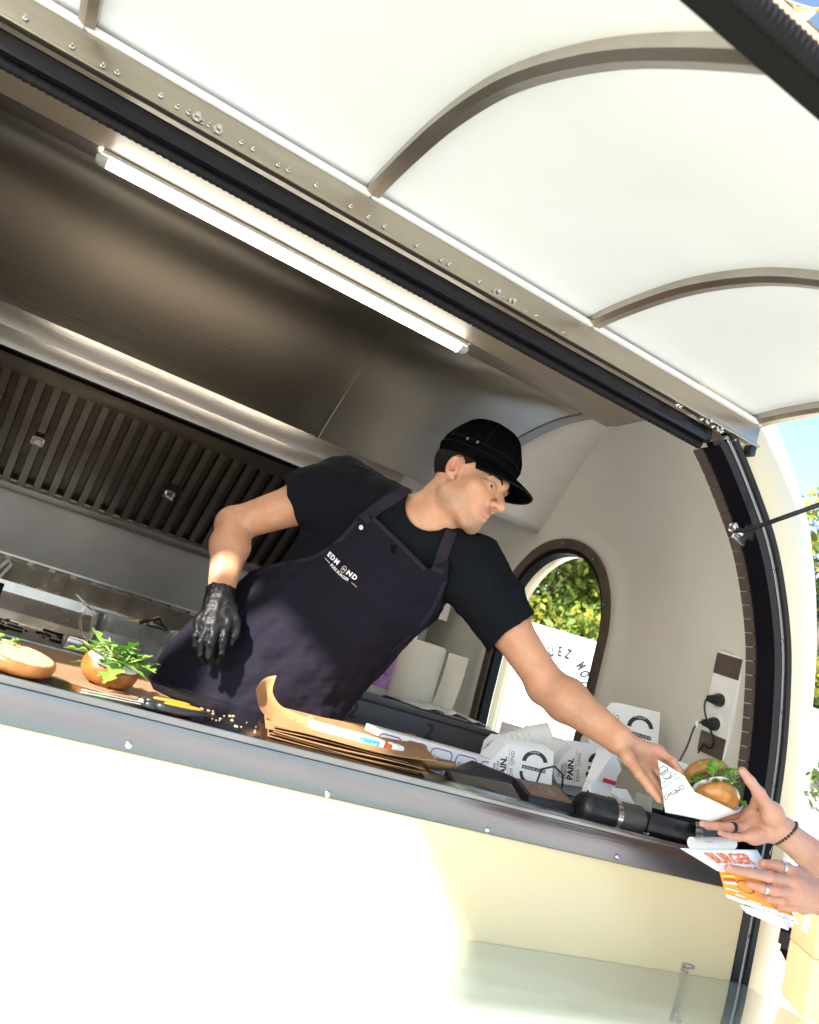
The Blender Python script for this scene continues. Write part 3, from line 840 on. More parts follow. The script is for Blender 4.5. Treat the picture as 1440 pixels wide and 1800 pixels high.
for k in range(40):
    a = rng.uniform(0, 2 * PI)
    rad = .050 * math.sqrt(rng.random())
    b_ = top + A3(rad * math.cos(a), rad * math.sin(a), rng.uniform(-.002, .020))
    a2 = a + rng.uniform(-1.2, 1.2)
    mb = MB()
    leaf(mb, b_ - A3(math.cos(a2), math.sin(a2), 0) * .03, A3(math.cos(a2), math.sin(a2), rng.uniform(-.45, .35)), A3(0, 0, 1), rng.uniform(.050, .078), rng.uniform(.014, .023), 100 + k, True, int(rng.random() < .35))
    mb.build('rocket_leaf', greenm, bt2, smooth=True)
mb = MB(); leaf(mb, top + A3(.02, -.02, .02), A3(-.45, -.75, -.75), A3(-.3, -.6, .7), .085, .019, 5, True, 0)
mb.build('rocket_leaf', greenm, bt2, smooth=True)
mb = MB()
for k in range(5):
    a = rng.uniform(0, 2 * PI); d = A3(math.cos(a), math.sin(a), rng.uniform(.0, .5))
    mb.tube([top + d * .012, top + d * .075], [.0014, .0009], 5, 2)
mb.build('stem', greenm, bt2)
# a little green on the cut bun at the edge of frame
mb = MB()
for k in range(5): leaf(mb, c1 + A3(-.05 + .006 * k, .025, .036), A3(rng.normal(), rng.normal(), .2), A3(0, 0, 1), .025, .007, 300 + k, True, 0)
tag(mb.build('rocket_sprig', greenm, smooth=True), 'sprig of rocket on the cut bun at the left edge', 'salad leaf')

# scissors
scs = empty('scissors', atz(250, 1232, ZC), 'black handled kitchen scissors with orange inner grips on the counter', 'scissors')
s0, s1 = atz(142, 1215, ZC + .008), atz(350, 1256, ZC + .008)
sd_ = unit(s1 - s0); sn = unit(np.cross(A3(0, 0, 1), sd_)); Ls_ = np.linalg.norm(s1 - s0)
piv = s0 + sd_ * Ls_ * .47
for q in (1, -1):
    MB().prism([s0 + A3(0, 0, .002 * q), s0 + sd_ * .03 - sn * q * .004 + A3(0, 0, .002 * q), piv - sn * q * .009 + A3(0, 0, .002 * q), piv + sd_ * .02 + A3(0, 0, .002 * q), piv + sn * q * .004 + A3(0, 0, .002 * q)], (0, 0, .0016)).build('blade', M['steel_pol'], scs)
MB().lathe([(.0001, .0), (.006, 0), (.006, .004), (.004, .006), (.0001, .006)], piv + A3(0, 0, .003), (0, 0, 1), 14).build('pivot', M['steel_pol'], scs, smooth=True, angle=40)
orange = mat('orange_grip', (.85, .25, .02), .4)
ho = s1 - piv; hl_ = np.linalg.norm(ho)
for q, w0 in ((1, .018), (-1, .016)):
    pts = []
    for a in np.linspace(0, 2 * PI, 25):
        pts.append(piv + sd_ * (hl_ * .60 + hl_ * .40 * math.cos(a)) + sn * q * (w0 + .0125 * math.sin(a)) + A3(0, 0, .0035))
    MB().tube(pts, .0062, 8, caps=False).build('handle', M['black'], scs, smooth=True)
    pts2 = [p + (piv + sd_ * hl_ * .6 + sn * q * w0 + A3(0, 0, .008) - p) * .30 + A3(0, 0, .002) for p in pts]
    MB().tube(pts2, .0050, 8, caps=False).build('grip_insert', orange, scs, smooth=True)
    MB().tube([piv + sd_ * .004, piv + sd_ * hl_ * .25 + sn * q * .012], .006, 8).build('handle_arm', M['black'], scs, smooth=True)
# crumbs on the counter
mb = MB()
for k in range(26):
    p = atz(random.uniform(350, 470), 0, ZC) if False else A3(random.uniform(.40, .56), random.uniform(1.37, 1.55), ZC + .0012)
    s_ = random.uniform(.0008, .0022); mb.obox(p, (s_, .0003, 0), (-.0003, s_ * .8, 0), (0, 0, s_ * .6))
tag(mb.build('bread_crumbs', crumb), 'scattered bread crumbs on the counter by the scissors', 'crumbs', kind='stuff')

# ------------------------------------------------------------------ on the griddle: pan, scraper, spatula
pc = at(218, 1138, 2.74); pc = A3(pc[0], pc[1], -.187)
pan = empty('steel_pan', pc, 'deep dented steel food pan with handles standing on the griddle', 'pan')
def rrect(w, d, r, n=6):
    o = []
    for cx, cy, a0 in ((w - r, d - r, 0), (-w + r, d - r, 90), (-w + r, -d + r, 180), (w - r, -d + r, 270)):
        for k in range(n + 1):
            a = R_(a0 + 90 * k / n); o.append((cx + r * math.cos(a), cy + r * math.sin(a)))
    return o
g = []
for sc_, zz in ((.55, 0), (.80, .002), (.86, .012), (.90, .06), (.90, .062), (.94, .066), (.96, .112), (1.06, .114), (1.06, .1125), (.95, .110), (.89, .02), (.3, .014)):
    g.append([pc + A3(x * sc_, y * sc_, zz) for x, y in rrect(.125, .10, .045)])
MB().sheet(np.array(g), close=True).build('pan_body', mat('dented_pan_steel', (.42, .41, .40), .42, .85, noise=(22, .3), rnoise=(18, .1), bump=(9, .25, .02)), pan, smooth=True, angle=60)
for s_ in (-1, 1):
    MB().tube([pc + A3(s_ * .133, -.03, .113), pc + A3(s_ * .16, -.03, .125), pc + A3(s_ * .16, .03, .125), pc + A3(s_ * .133, .03, .113)], .004, 8).build('pan_handle', M['steel_dull'], pan, smooth=True, angle=50)
br = empty('basting_brush', pc + A3(.03, 0, .06), 'wooden brush and dark tongs lying in the steel pan', 'brush')
MB().tube([pc + A3(-.03, .03, .10), pc + A3(.06, -.01, .125)], .012, 10).build('brush_head', mat('pale_wood', (.62, .45, .22), .6, noise=(30, .2)), br, smooth=True)
MB().tube([pc + A3(.02, .0, .115), pc + A3(.07, -.02, .15), pc + A3(.10, .02, .13), pc + A3(.05, .05, .12)], .008, 8).tube([pc + A3(.04, -.03, .12), pc + A3(.11, .0, .12)], .007, 8).build('tongs', M['steel_dark'], br, smooth=True)
# upright bent scraper left of the pan
p0, p1, p2 = at(133, 1044, 2.70), at(150, 1062, 2.70), at(141, 1110, 2.66)
g = np.array([[p + A3(0, dy, 0) for dy in (-.05, .05)] for p in (p0, p1, at(140, 1085, 2.68), p2, at(152, 1126, 2.66))])
tag(MB().sheet(g, (.002, 0, 0)).build('steel_scraper', M['steel_pol'], smooth=True, angle=40), 'bent steel scraper standing against the left of the pan', 'scraper')
mt = at(125, 1128, 2.55)
tag(MB().box((mt[0] - .03, 2.42, -.187), (mt[0] + .03, 2.52, -.15)).build('steel_block', M['steel_pol'], bevel=.012, seg=3), 'small rounded steel block at the griddle edge below the pan', 'weight')
sp_ = empty('spatula', at(-6, 1040, 2.60), 'grey handled spatula at the left edge above the griddle', 'spatula')
MB().tube([at(-40, 1010, 2.6), at(-6, 1002, 2.6), at(16, 984, 2.6), at(20, 992, 2.6), at(0, 1014, 2.6), at(-36, 1026, 2.6)], .005, 8).build('spatula_handle', mat('grey_plastic', (.45, .46, .46), .4), sp_, smooth=True)
MB().box(at(-22, 1040, 2.6) + A3(-.03, -.01, -.03), at(-22, 1040, 2.6) + A3(.035, .01, .035)).build('spatula_blade', M['blackmatte'], sp_, bevel=.004)

# ------------------------------------------------------------------ kraft bags, boxes on the counter in the middle
def sheet_quad(bl, br_, fr, fl, z, amp, seed, th=.002, nu=14, nv=8, curl=None):
    rng = np.random.default_rng(seed)
    ph = rng.uniform(0, 6, 4); g = []
    for v in np.linspace(0, 1, nv):
        row = []
        for u in np.linspace(0, 1, nu):
            p = (bl * (1 - u) + br_ * u) * (1 - v) + (fl * (1 - u) + fr * u) * v
            dz = amp * (math.sin(4 * u + ph[0]) + math.sin(7 * u + 3 * v + ph[1]) * .6 + math.sin(5 * v + ph[2]) * .5)
            if curl: dz += curl * max(0, u - .6) ** 2 * 6
            row.append(A3(p[0], p[1], z + dz))
        g.append(row)
    return MB().sheet(np.array(g), (0, 0, th))
BLq, BRq, FRq, FLq = atz(468, 1252, ZC), atz(735, 1318, ZC), atz(762, 1378, ZC), atz(505, 1322, ZC)
FLq[1] = max(FLq[1], YF + .015); FRq[1] = max(FRq[1], YF + .015)
for k in range(7):
    rng = np.random.default_rng(40 + k)
    j = lambda s: A3(rng.uniform(-s, s), rng.uniform(0, s), 0)
    z = ZC + .003 + k * .0034
    o = sheet_quad(BLq + j(.015), BRq + j(.03) + A3(.0, 0, 0), FRq + j(.03), FLq + j(.012), z, .0013, 60 + k, .0012, curl=.012 if k > 4 else None).build('kraft_bag', M['kraft'], smooth=True, angle=40)
    tag(o, ['lowest flat kraft bag of the pile at the counter front', 'second kraft bag from the bottom of the brown pile', 'third kraft bag from the bottom of the brown pile', 'middle kraft bag of the brown pile on the counter', 'third kraft bag from the top of the brown pile', 'second kraft bag from the top of the brown pile', 'topmost wavy kraft bag of the pile on the counter'][k], 'paper bag', 'piled kraft paper bags')
# big curling sheet at the left of the pile
g = []
OC = np.array([(450, 1214), (455, 1246), (478, 1270), (520, 1292), (566, 1308)]); IC = np.array([(486, 1188), (477, 1216), (492, 1242), (532, 1260), (584, 1280)])
for t in np.linspace(0, 4, 22):
    a = at(np.interp(t, range(5), OC[:, 0]), np.interp(t, range(5), OC[:, 1]), 1.50 - .012 * t)
    b_ = at(np.interp(t, range(5), IC[:, 0]), np.interp(t, range(5), IC[:, 1]), 1.57 - .012 * t)
    g.append([a * (1 - s) + b_ * s + A3(0, .022 * math.sin(PI * s), .004 * math.sin(PI * s)) for s in np.linspace(0, 1, 10)])
g = np.array(g)
for _ in range(3): g[1:-1] = (g[:-2] + g[2:] + 2 * g[1:-1]) / 4
tag(MB().sheet(np.array(g), (0, .0015, .0008)).build('kraft_sheet', M['kraft'], smooth=True, angle=50), 'large kraft sheet curling upward beside the bag pile', 'paper')
for k, (pts, lb) in enumerate(((((520, 1268), (548, 1258), (566, 1298), (545, 1318)), 'small folded kraft flap at the left end of the white box'), (((720, 1328), (800, 1340), (795, 1356), (745, 1352)), 'torn kraft flap at the right end of the bag pile'))):
    q = [at(*p, 1.50) for p in pts]
    g = np.array([[q[0] * (1 - u) + q[1] * u, (q[0] + q[3]) / 2 * (1 - u) + (q[1] + q[2]) / 2 * u + A3(0, -.01, .006), q[3] * (1 - u) + q[2] * u] for u in np.linspace(0, 1, 6)])
    tag(MB().sheet(g, (0, .001, .001)).build('kraft_flap', M['kraft'], smooth=True), lb, 'paper')
# long white box with a blue label
a_, b_ = at(545, 1279, 1.46), at(668, 1312, 1.46)
d_ = unit(b_ - a_); w_ = unit(np.cross(A3(0, 0, 1), d_)); u_ = np.cross(d_, w_)
wbx = empty('long_white_box', (a_ + b_) / 2 - u_ * .015, 'long slim white carton with a blue label lying on the kraft bags', 'box')
hl2 = np.linalg.norm(b_ - a_) / 2
MB().obox((a_ + b_) / 2, d_ * hl2, w_ * .017, u_ * .0135).build('carton', M['paper'], wbx, bevel=.0012)
fo = (a_ + b_) / 2 - w_ * .0172
blue = mat('blue_label', (.03, .32, .50), .45)
flatpoly(MB(), [(.022, -.011), (.066, -.011), (.066, .010), (.022, .010)], fo, d_, u_, .0004).build('label_patch', blue, wbx, fixn=False)
write(MB(), 'Rapid', fo + d_ * .024 - u_ * .006, d_, u_, .016, lift=.0009, bold=.0003).build('lettering', M['white'], wbx, fixn=False)
mb = write(MB(), 'Strong fibre\n& Handlease', fo - d_ * .092 + u_ * .004, d_, u_, .008, lift=.0006)
write(mb, '% (9)', fo - d_ * .03 - u_ * .003, d_, u_, .010, lift=.0006)
mb.build('small_print', M['ink'], wbx, fixn=False)
e_ = b_ + d_ * .010
MB().obox(e_, d_ * .0095, w_ * .013, u_ * .010).build('orange_tip', mat('orange_red_plastic', (.62, .10, .02), .4), wbx, bevel=.002)
MB().obox(e_ + d_ * .024, d_ * .014, w_ * .014, u_ * .013).build('clear_cap', M['white'], wbx, bevel=.004)

# carton of purple rimmed labels
a_, b_ = at(648, 1298, 1.70), at(866, 1358, 1.70); a_[2] = b_[2] = (a_[2] + b_[2]) / 2 - .005
d_ = unit(b_ - a_); w_ = unit(np.cross(A3(0, 0, 1), d_)); u_ = A3(0, 0, 1)
lb_ = empty('label_carton', (a_ + b_) / 2, 'long white carton printed with a row of purple rimmed labels', 'box')
hl2 = np.linalg.norm(b_ - a_) / 2; cz = (a_ + b_) / 2 - A3(0, 0, .0)
MB().obox(cz, d_ * hl2, w_ * .035, u_ * .036).build('carton', M['paper'], lb_, bevel=.002)
fo = cz - w_ * .0352
NL = 5; st = 2 * hl2 / NL
for k in range(NL):
    o_ = fo + d_ * (-hl2 + st * (k + .5))
    hw, hh = st * .43, .029
    def rr2(w, h, r): return rrect(w, h, r, 5)
    outer = rr2(hw, hh, .012); inner = rr2(hw - .0028, hh - .0028, .0095)
    g = np.array([[o_ + p[0] * d_ + p[1] * u_ - w_ * .0005 for p in outer], [o_ + p[0] * d_ + p[1] * u_ - w_ * .0005 for p in inner]])
    mb = MB().sheet(g, close=True)
    low = [(x, min(y, -.006)) for x, y in inner]
    mb.add([o_ + p[0] * d_ + p[1] * u_ - w_ * .0005 for p in low], [tuple(range(len(low)))])
    mb.build('label_print', M['purple'], lb_, fixn=False)
    write(MB(), 'Ephemere', o_ - d_ * hw * .78 + u_ * .003, d_, u_, .0125, lift=.0008, shear=.35).build('lettering', M['ink'], lb_, fixn=False)
    mb = MB()
    for j in range(14):
        x, y = random.uniform(-hw * .8, hw * .8), random.uniform(-.025, -.009)
        flatpoly(mb, [(x + .0013 * math.cos(a), y + .0013 * math.sin(a)) for a in np.linspace(0, 2 * PI, 7)[:-1]], o_, d_, u_, .0011)
    mb.build('label_dots', M['white'], lb_, fixn=False)
# blue pen among the bags
tag(MB().tube([at(742, 1340, 1.58), at(800, 1352, 1.56)], .004, 8).build('blue_pen', mat('blue_plastic', (.02, .05, .35), .35), smooth=True, angle=50), 'blue pen behind the right end of the kraft bags', 'pen')
tag(MB().tube([at(786, 1352, 1.52), at(880, 1372, 1.50)], .0055, 8).build('black_marker', M['black'], smooth=True, angle=50), 'black marker lying in front of the label carton', 'pen')

# grey ledge with marked lids behind
lg = mat('dark_grey_plastic', (.085, .085, .095), .45, noise=(8, .1))
a_, b_ = at(585, 1268, 2.12), at(832, 1322, 2.12)
cz = (a_ + b_) / 2; hw = abs(b_[0] - a_[0]) / 2
led = empty('grey_lidded_tub', A3(cz[0], 2.3, ZC), 'long dark grey tub with black number marks behind the label carton', 'tub')
MB().box((cz[0] - hw, 2.12, ZC), (cz[0] + hw + .1, 2.34, ZC + .075)).build('tub_body', lg, led, bevel=.006)
MB().box((cz[0] - hw - .006, 2.113, ZC + .0755), (cz[0] + hw + .106, 2.35, ZC + .092)).build('tub_lid', lg, led, bevel=.005)
for px in (606, 742):
    p = at(px, 1272 + (px - 606) * .23, 2.118)
    write(MB(), '2', A3(p[0], 2.1195, ZC + .02), (1, 0, 0), (0, 0, 1), .06, lift=.0008, bold=.001).build('number_mark', M['ink'], led, fixn=False)
# crumpled film on the lid
g = []
rng = np.random.default_rng(5)
for u in np.linspace(0, 1, 16):
    g.append([A3(cz[0] + .05 + .26 * u, 2.16 + .16 * v, ZC + .096 + .022 * abs(math.sin(9 * u + 4 * v)) * rng.uniform(.6, 1) * math.sin(PI * u)) for v in np.linspace(0, 1, 8)])
tag(MB().sheet(np.array(g), (0, 0, .002)).build('plastic_film', mat('cloudy_film', (.72, .74, .78), .25, noise=(15, .1)), smooth=True), 'crumpled clear plastic film on the grey tub lid', 'film')

# soap jug
jc = at(648, 1200, 2.52)
jm = mat('cloudy_jug', (.66, .66, .56), .35, noise=(6, .08))
jug = empty('soap_jug', A3(jc[0], jc[1], jc[2] - .12), 'cloudy plastic soap jug with a purple label behind the man', 'jug')
jz = ZC + .09
g = []
for sc_, zz in ((.9, 0), (1, .012), (1, .19), (.96, .215), (.7, .245), (.35, .262), (.3, .285)):
    g.append([A3(jc[0] + x * sc_, jc[1] + y * sc_, jz + zz) for x, y in rrect(.075, .06, .022)])
MB().sheet(np.array(g), close=True).build('jug_body', jm, jug, smooth=True, angle=50)
MB().lathe([(.0001, 0), (.022, 0), (.022, .03), (.018, .034), (.0001, .034)], A3(jc[0], jc[1], jz + .286), (0, 0, 1), 20).build('cap', M['brown'], jug, smooth=True, angle=40)
MB().box((jc[0] - .09, jc[1] - .08, ZC + .005), (jc[0] + .09, jc[1] + .08, jz - .001)).build('jug_stand', M['steel_dull'], jug, bevel=.003)
fo = A3(jc[0] - .01, jc[1] - .0605, jz + .10); X_, Z_ = A3(1, 0, 0), A3(0, 0, 1)
pl = mat('lilac_print', (.45, .25, .58), .5, noise=(18, .25))
flatpoly(MB(), [(-.05, -.075), (.055, -.075), (.055, .085), (-.05, .085)], fo, X_, Z_, .0006).build('label_print', pl, jug, fixn=False)
mb = arcband(MB(), (.0, .018), .030, .041, R_(160), R_(20), fo, X_, Z_, .0011, 16, 1.25)
arcband(mb, (.0, .018), .026, .038, R_(200), R_(340), fo, X_, Z_, .0011, 16, 1.25)
mb.build('hands_print', mat('skin_print', (.42, .20, .14), .5), jug, fixn=False)
flatpoly(MB(), [(.027 * math.cos(a), .018 + .019 * math.sin(a)) for a in np.linspace(0, 2 * PI, 20)[:-1]], fo, X_, Z_, .0009).build('drop_print', mat('grey_green_print', (.38, .50, .44), .5), jug, fixn=False)
mb = flatpoly(MB(), [(-.034, -.033), (.040, -.033), (.040, -.021), (-.034, -.021)], fo, X_, Z_, .0011)
write(mb, 'LAVANTE', fo - X_ * .02 + Z_ * .068, X_, Z_, .013, lift=.0011, bold=.0002)
for k in range(4): flatpoly(mb, [(-.035, -.044 - .008 * k), (.035 - .008 * k, -.044 - .008 * k), (.035 - .008 * k, -.041 - .008 * k), (-.035, -.041 - .008 * k)], fo, X_, Z_, .0011)
mb.build('lettering', M['purple'], jug, fixn=False)

# paper towel roll standing
tc = at(712, 1250, 2.44)
tw = empty('paper_towel', A3(tc[0], tc[1], ZC + .095), 'white paper towel block with one loose sheet beside the soap jug', 'paper towel')
twm = mat('tissue', (.84, .80, .70), .9, bump=(80, .4, .003))
MB().lathe([(.0001, 0), (.075, 0), (.078, .006), (.078, .20), (.074, .206), (.02, .206), (.02, .19), (.0001, .19)], A3(tc[0], tc[1], ZC + .096), (0, 0, 1), 36).build('roll', twm, tw, smooth=True, angle=50)
g = np.array([[A3(tc[0] + .075 + .012 * math.sin(2 * v) + .05 * u, tc[1] - .03 - .05 * u, ZC + .10 + .195 * v) for v in np.linspace(0, 1, 8)] for u in np.linspace(0, 1, 6)])
MB().sheet(g, (.0012, .0012, 0)).build('loose_sheet', twm, tw, smooth=True, angle=50)
MB().box((tc[0] - .085, tc[1] - .085, ZC + .003), (tc[0] + .085, tc[1] + .085, ZC + .0945)).build('block_stand', M['blackmatte'], tw, bevel=.004)
# wall switch strip on the rear lining
wp_ = at(712, 1130, 2.98)
swu = empty('switch_unit', wp_, 'white wall switch unit with a grey rocker behind the man', 'switch')
MB().box(wp_ + A3(-.05, 0, -.14), wp_ + A3(.05, .12, .3)).build('housing', M['white'], swu, bevel=.006)
MB().box(wp_ + A3(-.022, -.006, -.05), wp_ + A3(.022, -.0005, .02)).build('rocker', lg, swu, bevel=.003)
MB().box(wp_ + A3(-.03, -.008, -.125), wp_ + A3(.03, -.0005, -.085)).build('name_plate', M['brown'], swu, bevel=.002)

# ------------------------------------------------------------------ stacks of folded burger sleeves
def sleeve_print(mb_ink, mb_w, o, ux, uy, s):
    """o: lower left of the printed face; lettering reads upwards"""
    tx, ty = uy, -np.asarray(ux)         # text runs up, its top towards the left
    write(mb_ink, 'FAIT', o + np.asarray(ux) * .018 * s + np.asarray(uy) * .018 * s, tx, ty, .0095 * s, bold=.0002)
    write(mb_ink, 'MAISON', o + np.asarray(ux) * .027 * s + np.asarray(uy) * .016 * s, tx, ty, .0095 * s, bold=.0002)
    write(mb_ink, "JUSQU'AU", o + np.asarray(ux) * .036 * s + np.asarray(uy) * .015 * s, tx, ty, .0095 * s, bold=.0002)
    write(mb_ink, 'PAIN.', o + np.asarray(ux) * .056 * s + np.asarray(uy) * .013 * s, tx, ty, .024 * s, bold=.0009 * s)
    flatpoly(mb_ink, [(.0615 * s, .010 * s), (.0622 * s, .010 * s), (.0622 * s, .094 * s), (.0615 * s, .094 * s)], o, ux, uy)
    write(mb_ink, 'EDM    ND', o + np.asarray(ux) * .076 * s + np.asarray(uy) * .012 * s, tx, ty, .0145 * s, space=1.15)
    burger_mark(mb_ink, o + np.asarray(ux) * .071 * s + np.asarray(uy) * .058 * s, tx, ty, .0062 * s)
    # the big black strokes: arch, bar, hook, each with white small print
    c = (.128 * s, .074 * s)
    arcband(mb_ink, (.134 * s, .066 * s), .021 * s, .031 * s, R_(178), R_(8), o, ux, uy, .0006, 20, 1.15)
    flatpoly(mb_ink, [(.099 * s, .048 * s), (.165 * s, .042 * s), (.166 * s, .051 * s), (.100 * s, .057 * s)], o, ux, uy)
    arcband(mb_ink, (.124 * s, .038 * s), .021 * s, .030 * s, R_(175), R_(265), o, ux, uy, .0006, 14, 1.0)
    write(mb_w, 'LA QUALITE, CA SE SENT', o + np.asarray(ux) * .102 * s + np.asarray(uy) * .050 * s, unit(np.asarray(ux) - np.asarray(uy) * .09), uy, .0062 * s, lift=.001)
    write(mb_w, 'PUR BURGER', o + np.asarray(ux) * .116 * s + np.asarray(uy) * .0905 * s, ux, uy, .0052 * s, lift=.001)
def burger_mark(mb, c, ux, uy, r):
    c = np.asarray(c)
    arcband(mb, (0, .1 * r), r * .86, r, R_(5), R_(175), c, ux, uy, .0006, 14)
    flatpoly(mb, [(-r, -.02 * r), (r, -.02 * r), (r, .16 * r), (-r, .16 * r)], c, ux, uy)
    flatpoly(mb, [(-r * .9, -.36 * r), (r * .9, -.36 * r), (r * .9, -.22 * r), (-r * .9, -.22 * r)], c, ux, uy)
    arcband(mb, (0, -.45 * r), r * .8, r * .94, R_(185), R_(355), c, ux, uy, .0006, 14)
def sleeve_stack(label, o, ux, uy, s, n, step, fan=.0, w=.185, h=.105):
    ux = unit(ux); uy = unit(np.asarray(uy) - ux * (np.asarray(uy) @ ux)); nn = np.cross(ux, uy)   # nn faces the viewer
    t = empty('sleeve_stack', o, label, 'paper sleeves', 'stacks of folded burger sleeves')
    out = [(.012, 0), (w, 0), (w, h * .97), (.072, h), (.05, h * .97), (0, .042), (0, .02)]
    for k in range(n):
        off = np.asarray(step) * k
        o_ = [o + off + (a * s + fan * k * (a > .1)) * ux + b * s * uy + fan * k * .6 * (b > .05) * uy for a, b in out]
        MB().prism(o_, -nn * .0011).build('sleeve', M['paper'], t)
    mi, mw = MB(), MB()
    sleeve_print(mi, mw, o, ux, uy, s)
    mi.build('print', M['ink'], t, fixn=False); mw.build('small_print', M['white'], t, fixn=False)
    return t
Z_ = A3(0, 0, 1)
o1 = at(851, 1374, 1.66); r1 = unit(at(968, 1390, 1.60) - o1)
sleeve_stack('front stack of printed white burger sleeves beside the label carton', o1, r1, Z_ + A3(0, .12, 0), .90, 16, (.0008, .0042, .0005))
o2 = at(972, 1376, 1.70); r2 = unit(at(1090, 1392, 1.65) - o2)
sleeve_stack('middle stack of printed sleeves half hidden behind the front stack', o2, r2, Z_ + A3(0, .12, 0), .95, 16, (.0009, .0042, .0005))
o3 = at(1032, 1312, 1.76); r3 = unit(at(1150, 1334, 1.70) - o3)
sleeve_stack('tall stack of printed sleeves against the end wall behind the arm', o3, r3, Z_ + A3(0, .10, 0), 1.12, 26, (.0022, .0035, -.0012), .0002, h=.118)
tag(MB().box((1.40, 1.74, ZC + .001), (1.64, 2.0, float(o3[2]) - .004)).build('sleeve_carton', M['paper'], bevel=.003), 'white carton carrying the tall sleeve stack by the wall', 'box')
# upside-down ridged sleeves leaning in front of the middle stack
rl = empty('ridged_sleeves', at(1030, 1395, 1.60), 'fanned blank white sleeves leaning beside the card terminal', 'paper sleeves')
qa, qb = at(1022, 1392, 1.58), at(1062, 1322, 1.62)
for k in range(14):
    off = A3(.0042 * k, .001 * k, -.0006 * k * k * .25)
    w2 = unit(A3(.5, -.6, -.2)) * .035
    pts = [qa + off, qa + off + w2 * .4, qb + off + w2 * .6, qb + off + w2 * .1 + A3(0, 0, .008), qb + off - w2 * .5]
    MB().prism(pts, (.0010, .0006, .0004)).build('sleeve', M['paper'], rl)
# cups stacked behind the front stack
cp = empty('cup_stack', at(892, 1310, 1.84), 'nested white paper cups lying behind the front sleeve stack', 'cups')
ca, cb = at(858, 1322, 1.86), at(958, 1292, 1.80); cd_ = unit(cb - ca)
for k in range(7):
    b0_ = ca + cd_ * .016 * k
    MB().lathe([(.036, 0), (.038, .002), (.0385, .005), (.0365, .006), (.03, .062), (.0001, .064)], b0_ + cd_ * .02, cd_, 24).build('cup', M['paper'], cp, smooth=True, angle=40)
mb = arcband(MB(), (0, 0), .0245, .0255, R_(170), R_(10), at(870, 1318, 1.79), r1, Z_, .001)
write(mb, 'LA TABLE\nA EMPORTER', at(866, 1312, 1.79), r1, Z_, .008, lift=.001, align='CENTER')
write(mb, 'ED', at(860, 1338, 1.79), r1, Z_, .02, lift=.001, bold=.0006)
mb.build('print', M['ink'], cp, fixn=False)
flatpoly(MB(), [(-.035, -.045), (.035, -.045), (.035, .02), (.02, .04), (-.02, .04), (-.035, .02)], at(870, 1318, 1.792), r1, Z_, 0).build('cup_side', M['paper'], cp)

# ------------------------------------------------------------------ devices at the front edge of the counter
def dev_box(mb, pts, h):   # footprint pixels at counter level and height
    q = [atz(*p, ZC + .002) for p in pts]
    mb.prism(q, (0, 0, h)); return q
tbt = empty('tablet', atz(850, 1395, ZC), 'black tablet lying at a slant on the counter edge', 'tablet')
q = [at(783, 1352, 1.44), at(900, 1378, 1.44), at(922, 1415, 1.365), at(805, 1392, 1.365)]
MB().prism(q, (0, 0, -.010)).build('tablet_case', M['black'], tbt, bevel=.002)
ctr = sum(q) / 4; MB().add([ctr + (p - ctr) * A3(.9, .86, .86) + A3(0, 0, .0006) for p in q], [(0, 1, 2, 3)]).build('screen', M['darkglass'], tbt)
MB().box(ctr + A3(-.04, .03, -.055), ctr + A3(.05, .04, -.0105)).build('kickstand', M['black'], tbt, bevel=.002)
tag(MB().prism([at(800, 1366, 1.50), at(880, 1372, 1.50), at(905, 1398, 1.47), at(905, 1366, 1.50), at(850, 1345, 1.52)], (0, .05, 0)).build('phone_cradle', M['black'], bevel=.002), 'black moulded phone cradle behind the tablet', 'cradle')
# card terminal
ct = empty('card_terminal', atz(960, 1420, ZC), 'black card payment terminal with a dark bronze screen', 'card terminal')
q = [at(905, 1372, 1.47), at(988, 1380, 1.47), at(1008, 1412, 1.40), at(1005, 1432, 1.38), at(935, 1420, 1.38), at(925, 1400, 1.40)]
bl = [at(903, 1366, 1.475), at(985, 1382, 1.475), at(1010, 1416, 1.395), at(930, 1400, 1.395)]
top_ = np.array(bl); bot = top_ + A3(0, -.012, -.034); bot[:2] = top_[:2] + A3(0, .012, -.06)
MB().add(np.vstack([top_, bot]), [(0, 1, 2, 3), (7, 6, 5, 4), (0, 4, 5, 1), (1, 5, 6, 2), (2, 6, 7, 3), (3, 7, 4, 0)]).build('terminal_body', M['black'], ct, bevel=.003)
cn = top_.mean(0); nrm_ = unit(np.cross(top_[1] - top_[0], top_[3] - top_[0])); nrm_ = nrm_ if nrm_[2] > 0 else -nrm_
scr = [cn + (p - cn) * .84 + nrm_ * .0008 for p in top_]
MB().add(scr, [(0, 1, 2, 3)]).build('terminal_screen', mat('bronze_screen', (.20, .12, .085), .16, .3), ct)
ux_ = unit(top_[2] - top_[3]); uy_ = unit(top_[0] - top_[3]); uy_ = unit(uy_ - ux_ * (uy_ @ ux_))
mb = MB()
for r in (.006, .010, .014): arcband(mb, (.004, 0), r - .001, r, R_(-45), R_(45), cn, ux_, uy_, .0016, 10)
arcband(mb, (.006, 0), .0175, .0185, 0, 2 * PI, cn, ux_, uy_, .0016, 24)
mb.build('contactless_mark', mat('pale_print', (.55, .48, .42), .5), ct, fixn=False)
MB().tube([at(940, 1385, 1.50), at(952, 1352, 1.52), at(975, 1347, 1.54), at(990, 1362, 1.55), at(988, 1385, 1.55)], .0022, 6).build('cable', M['black'], ct, smooth=True)
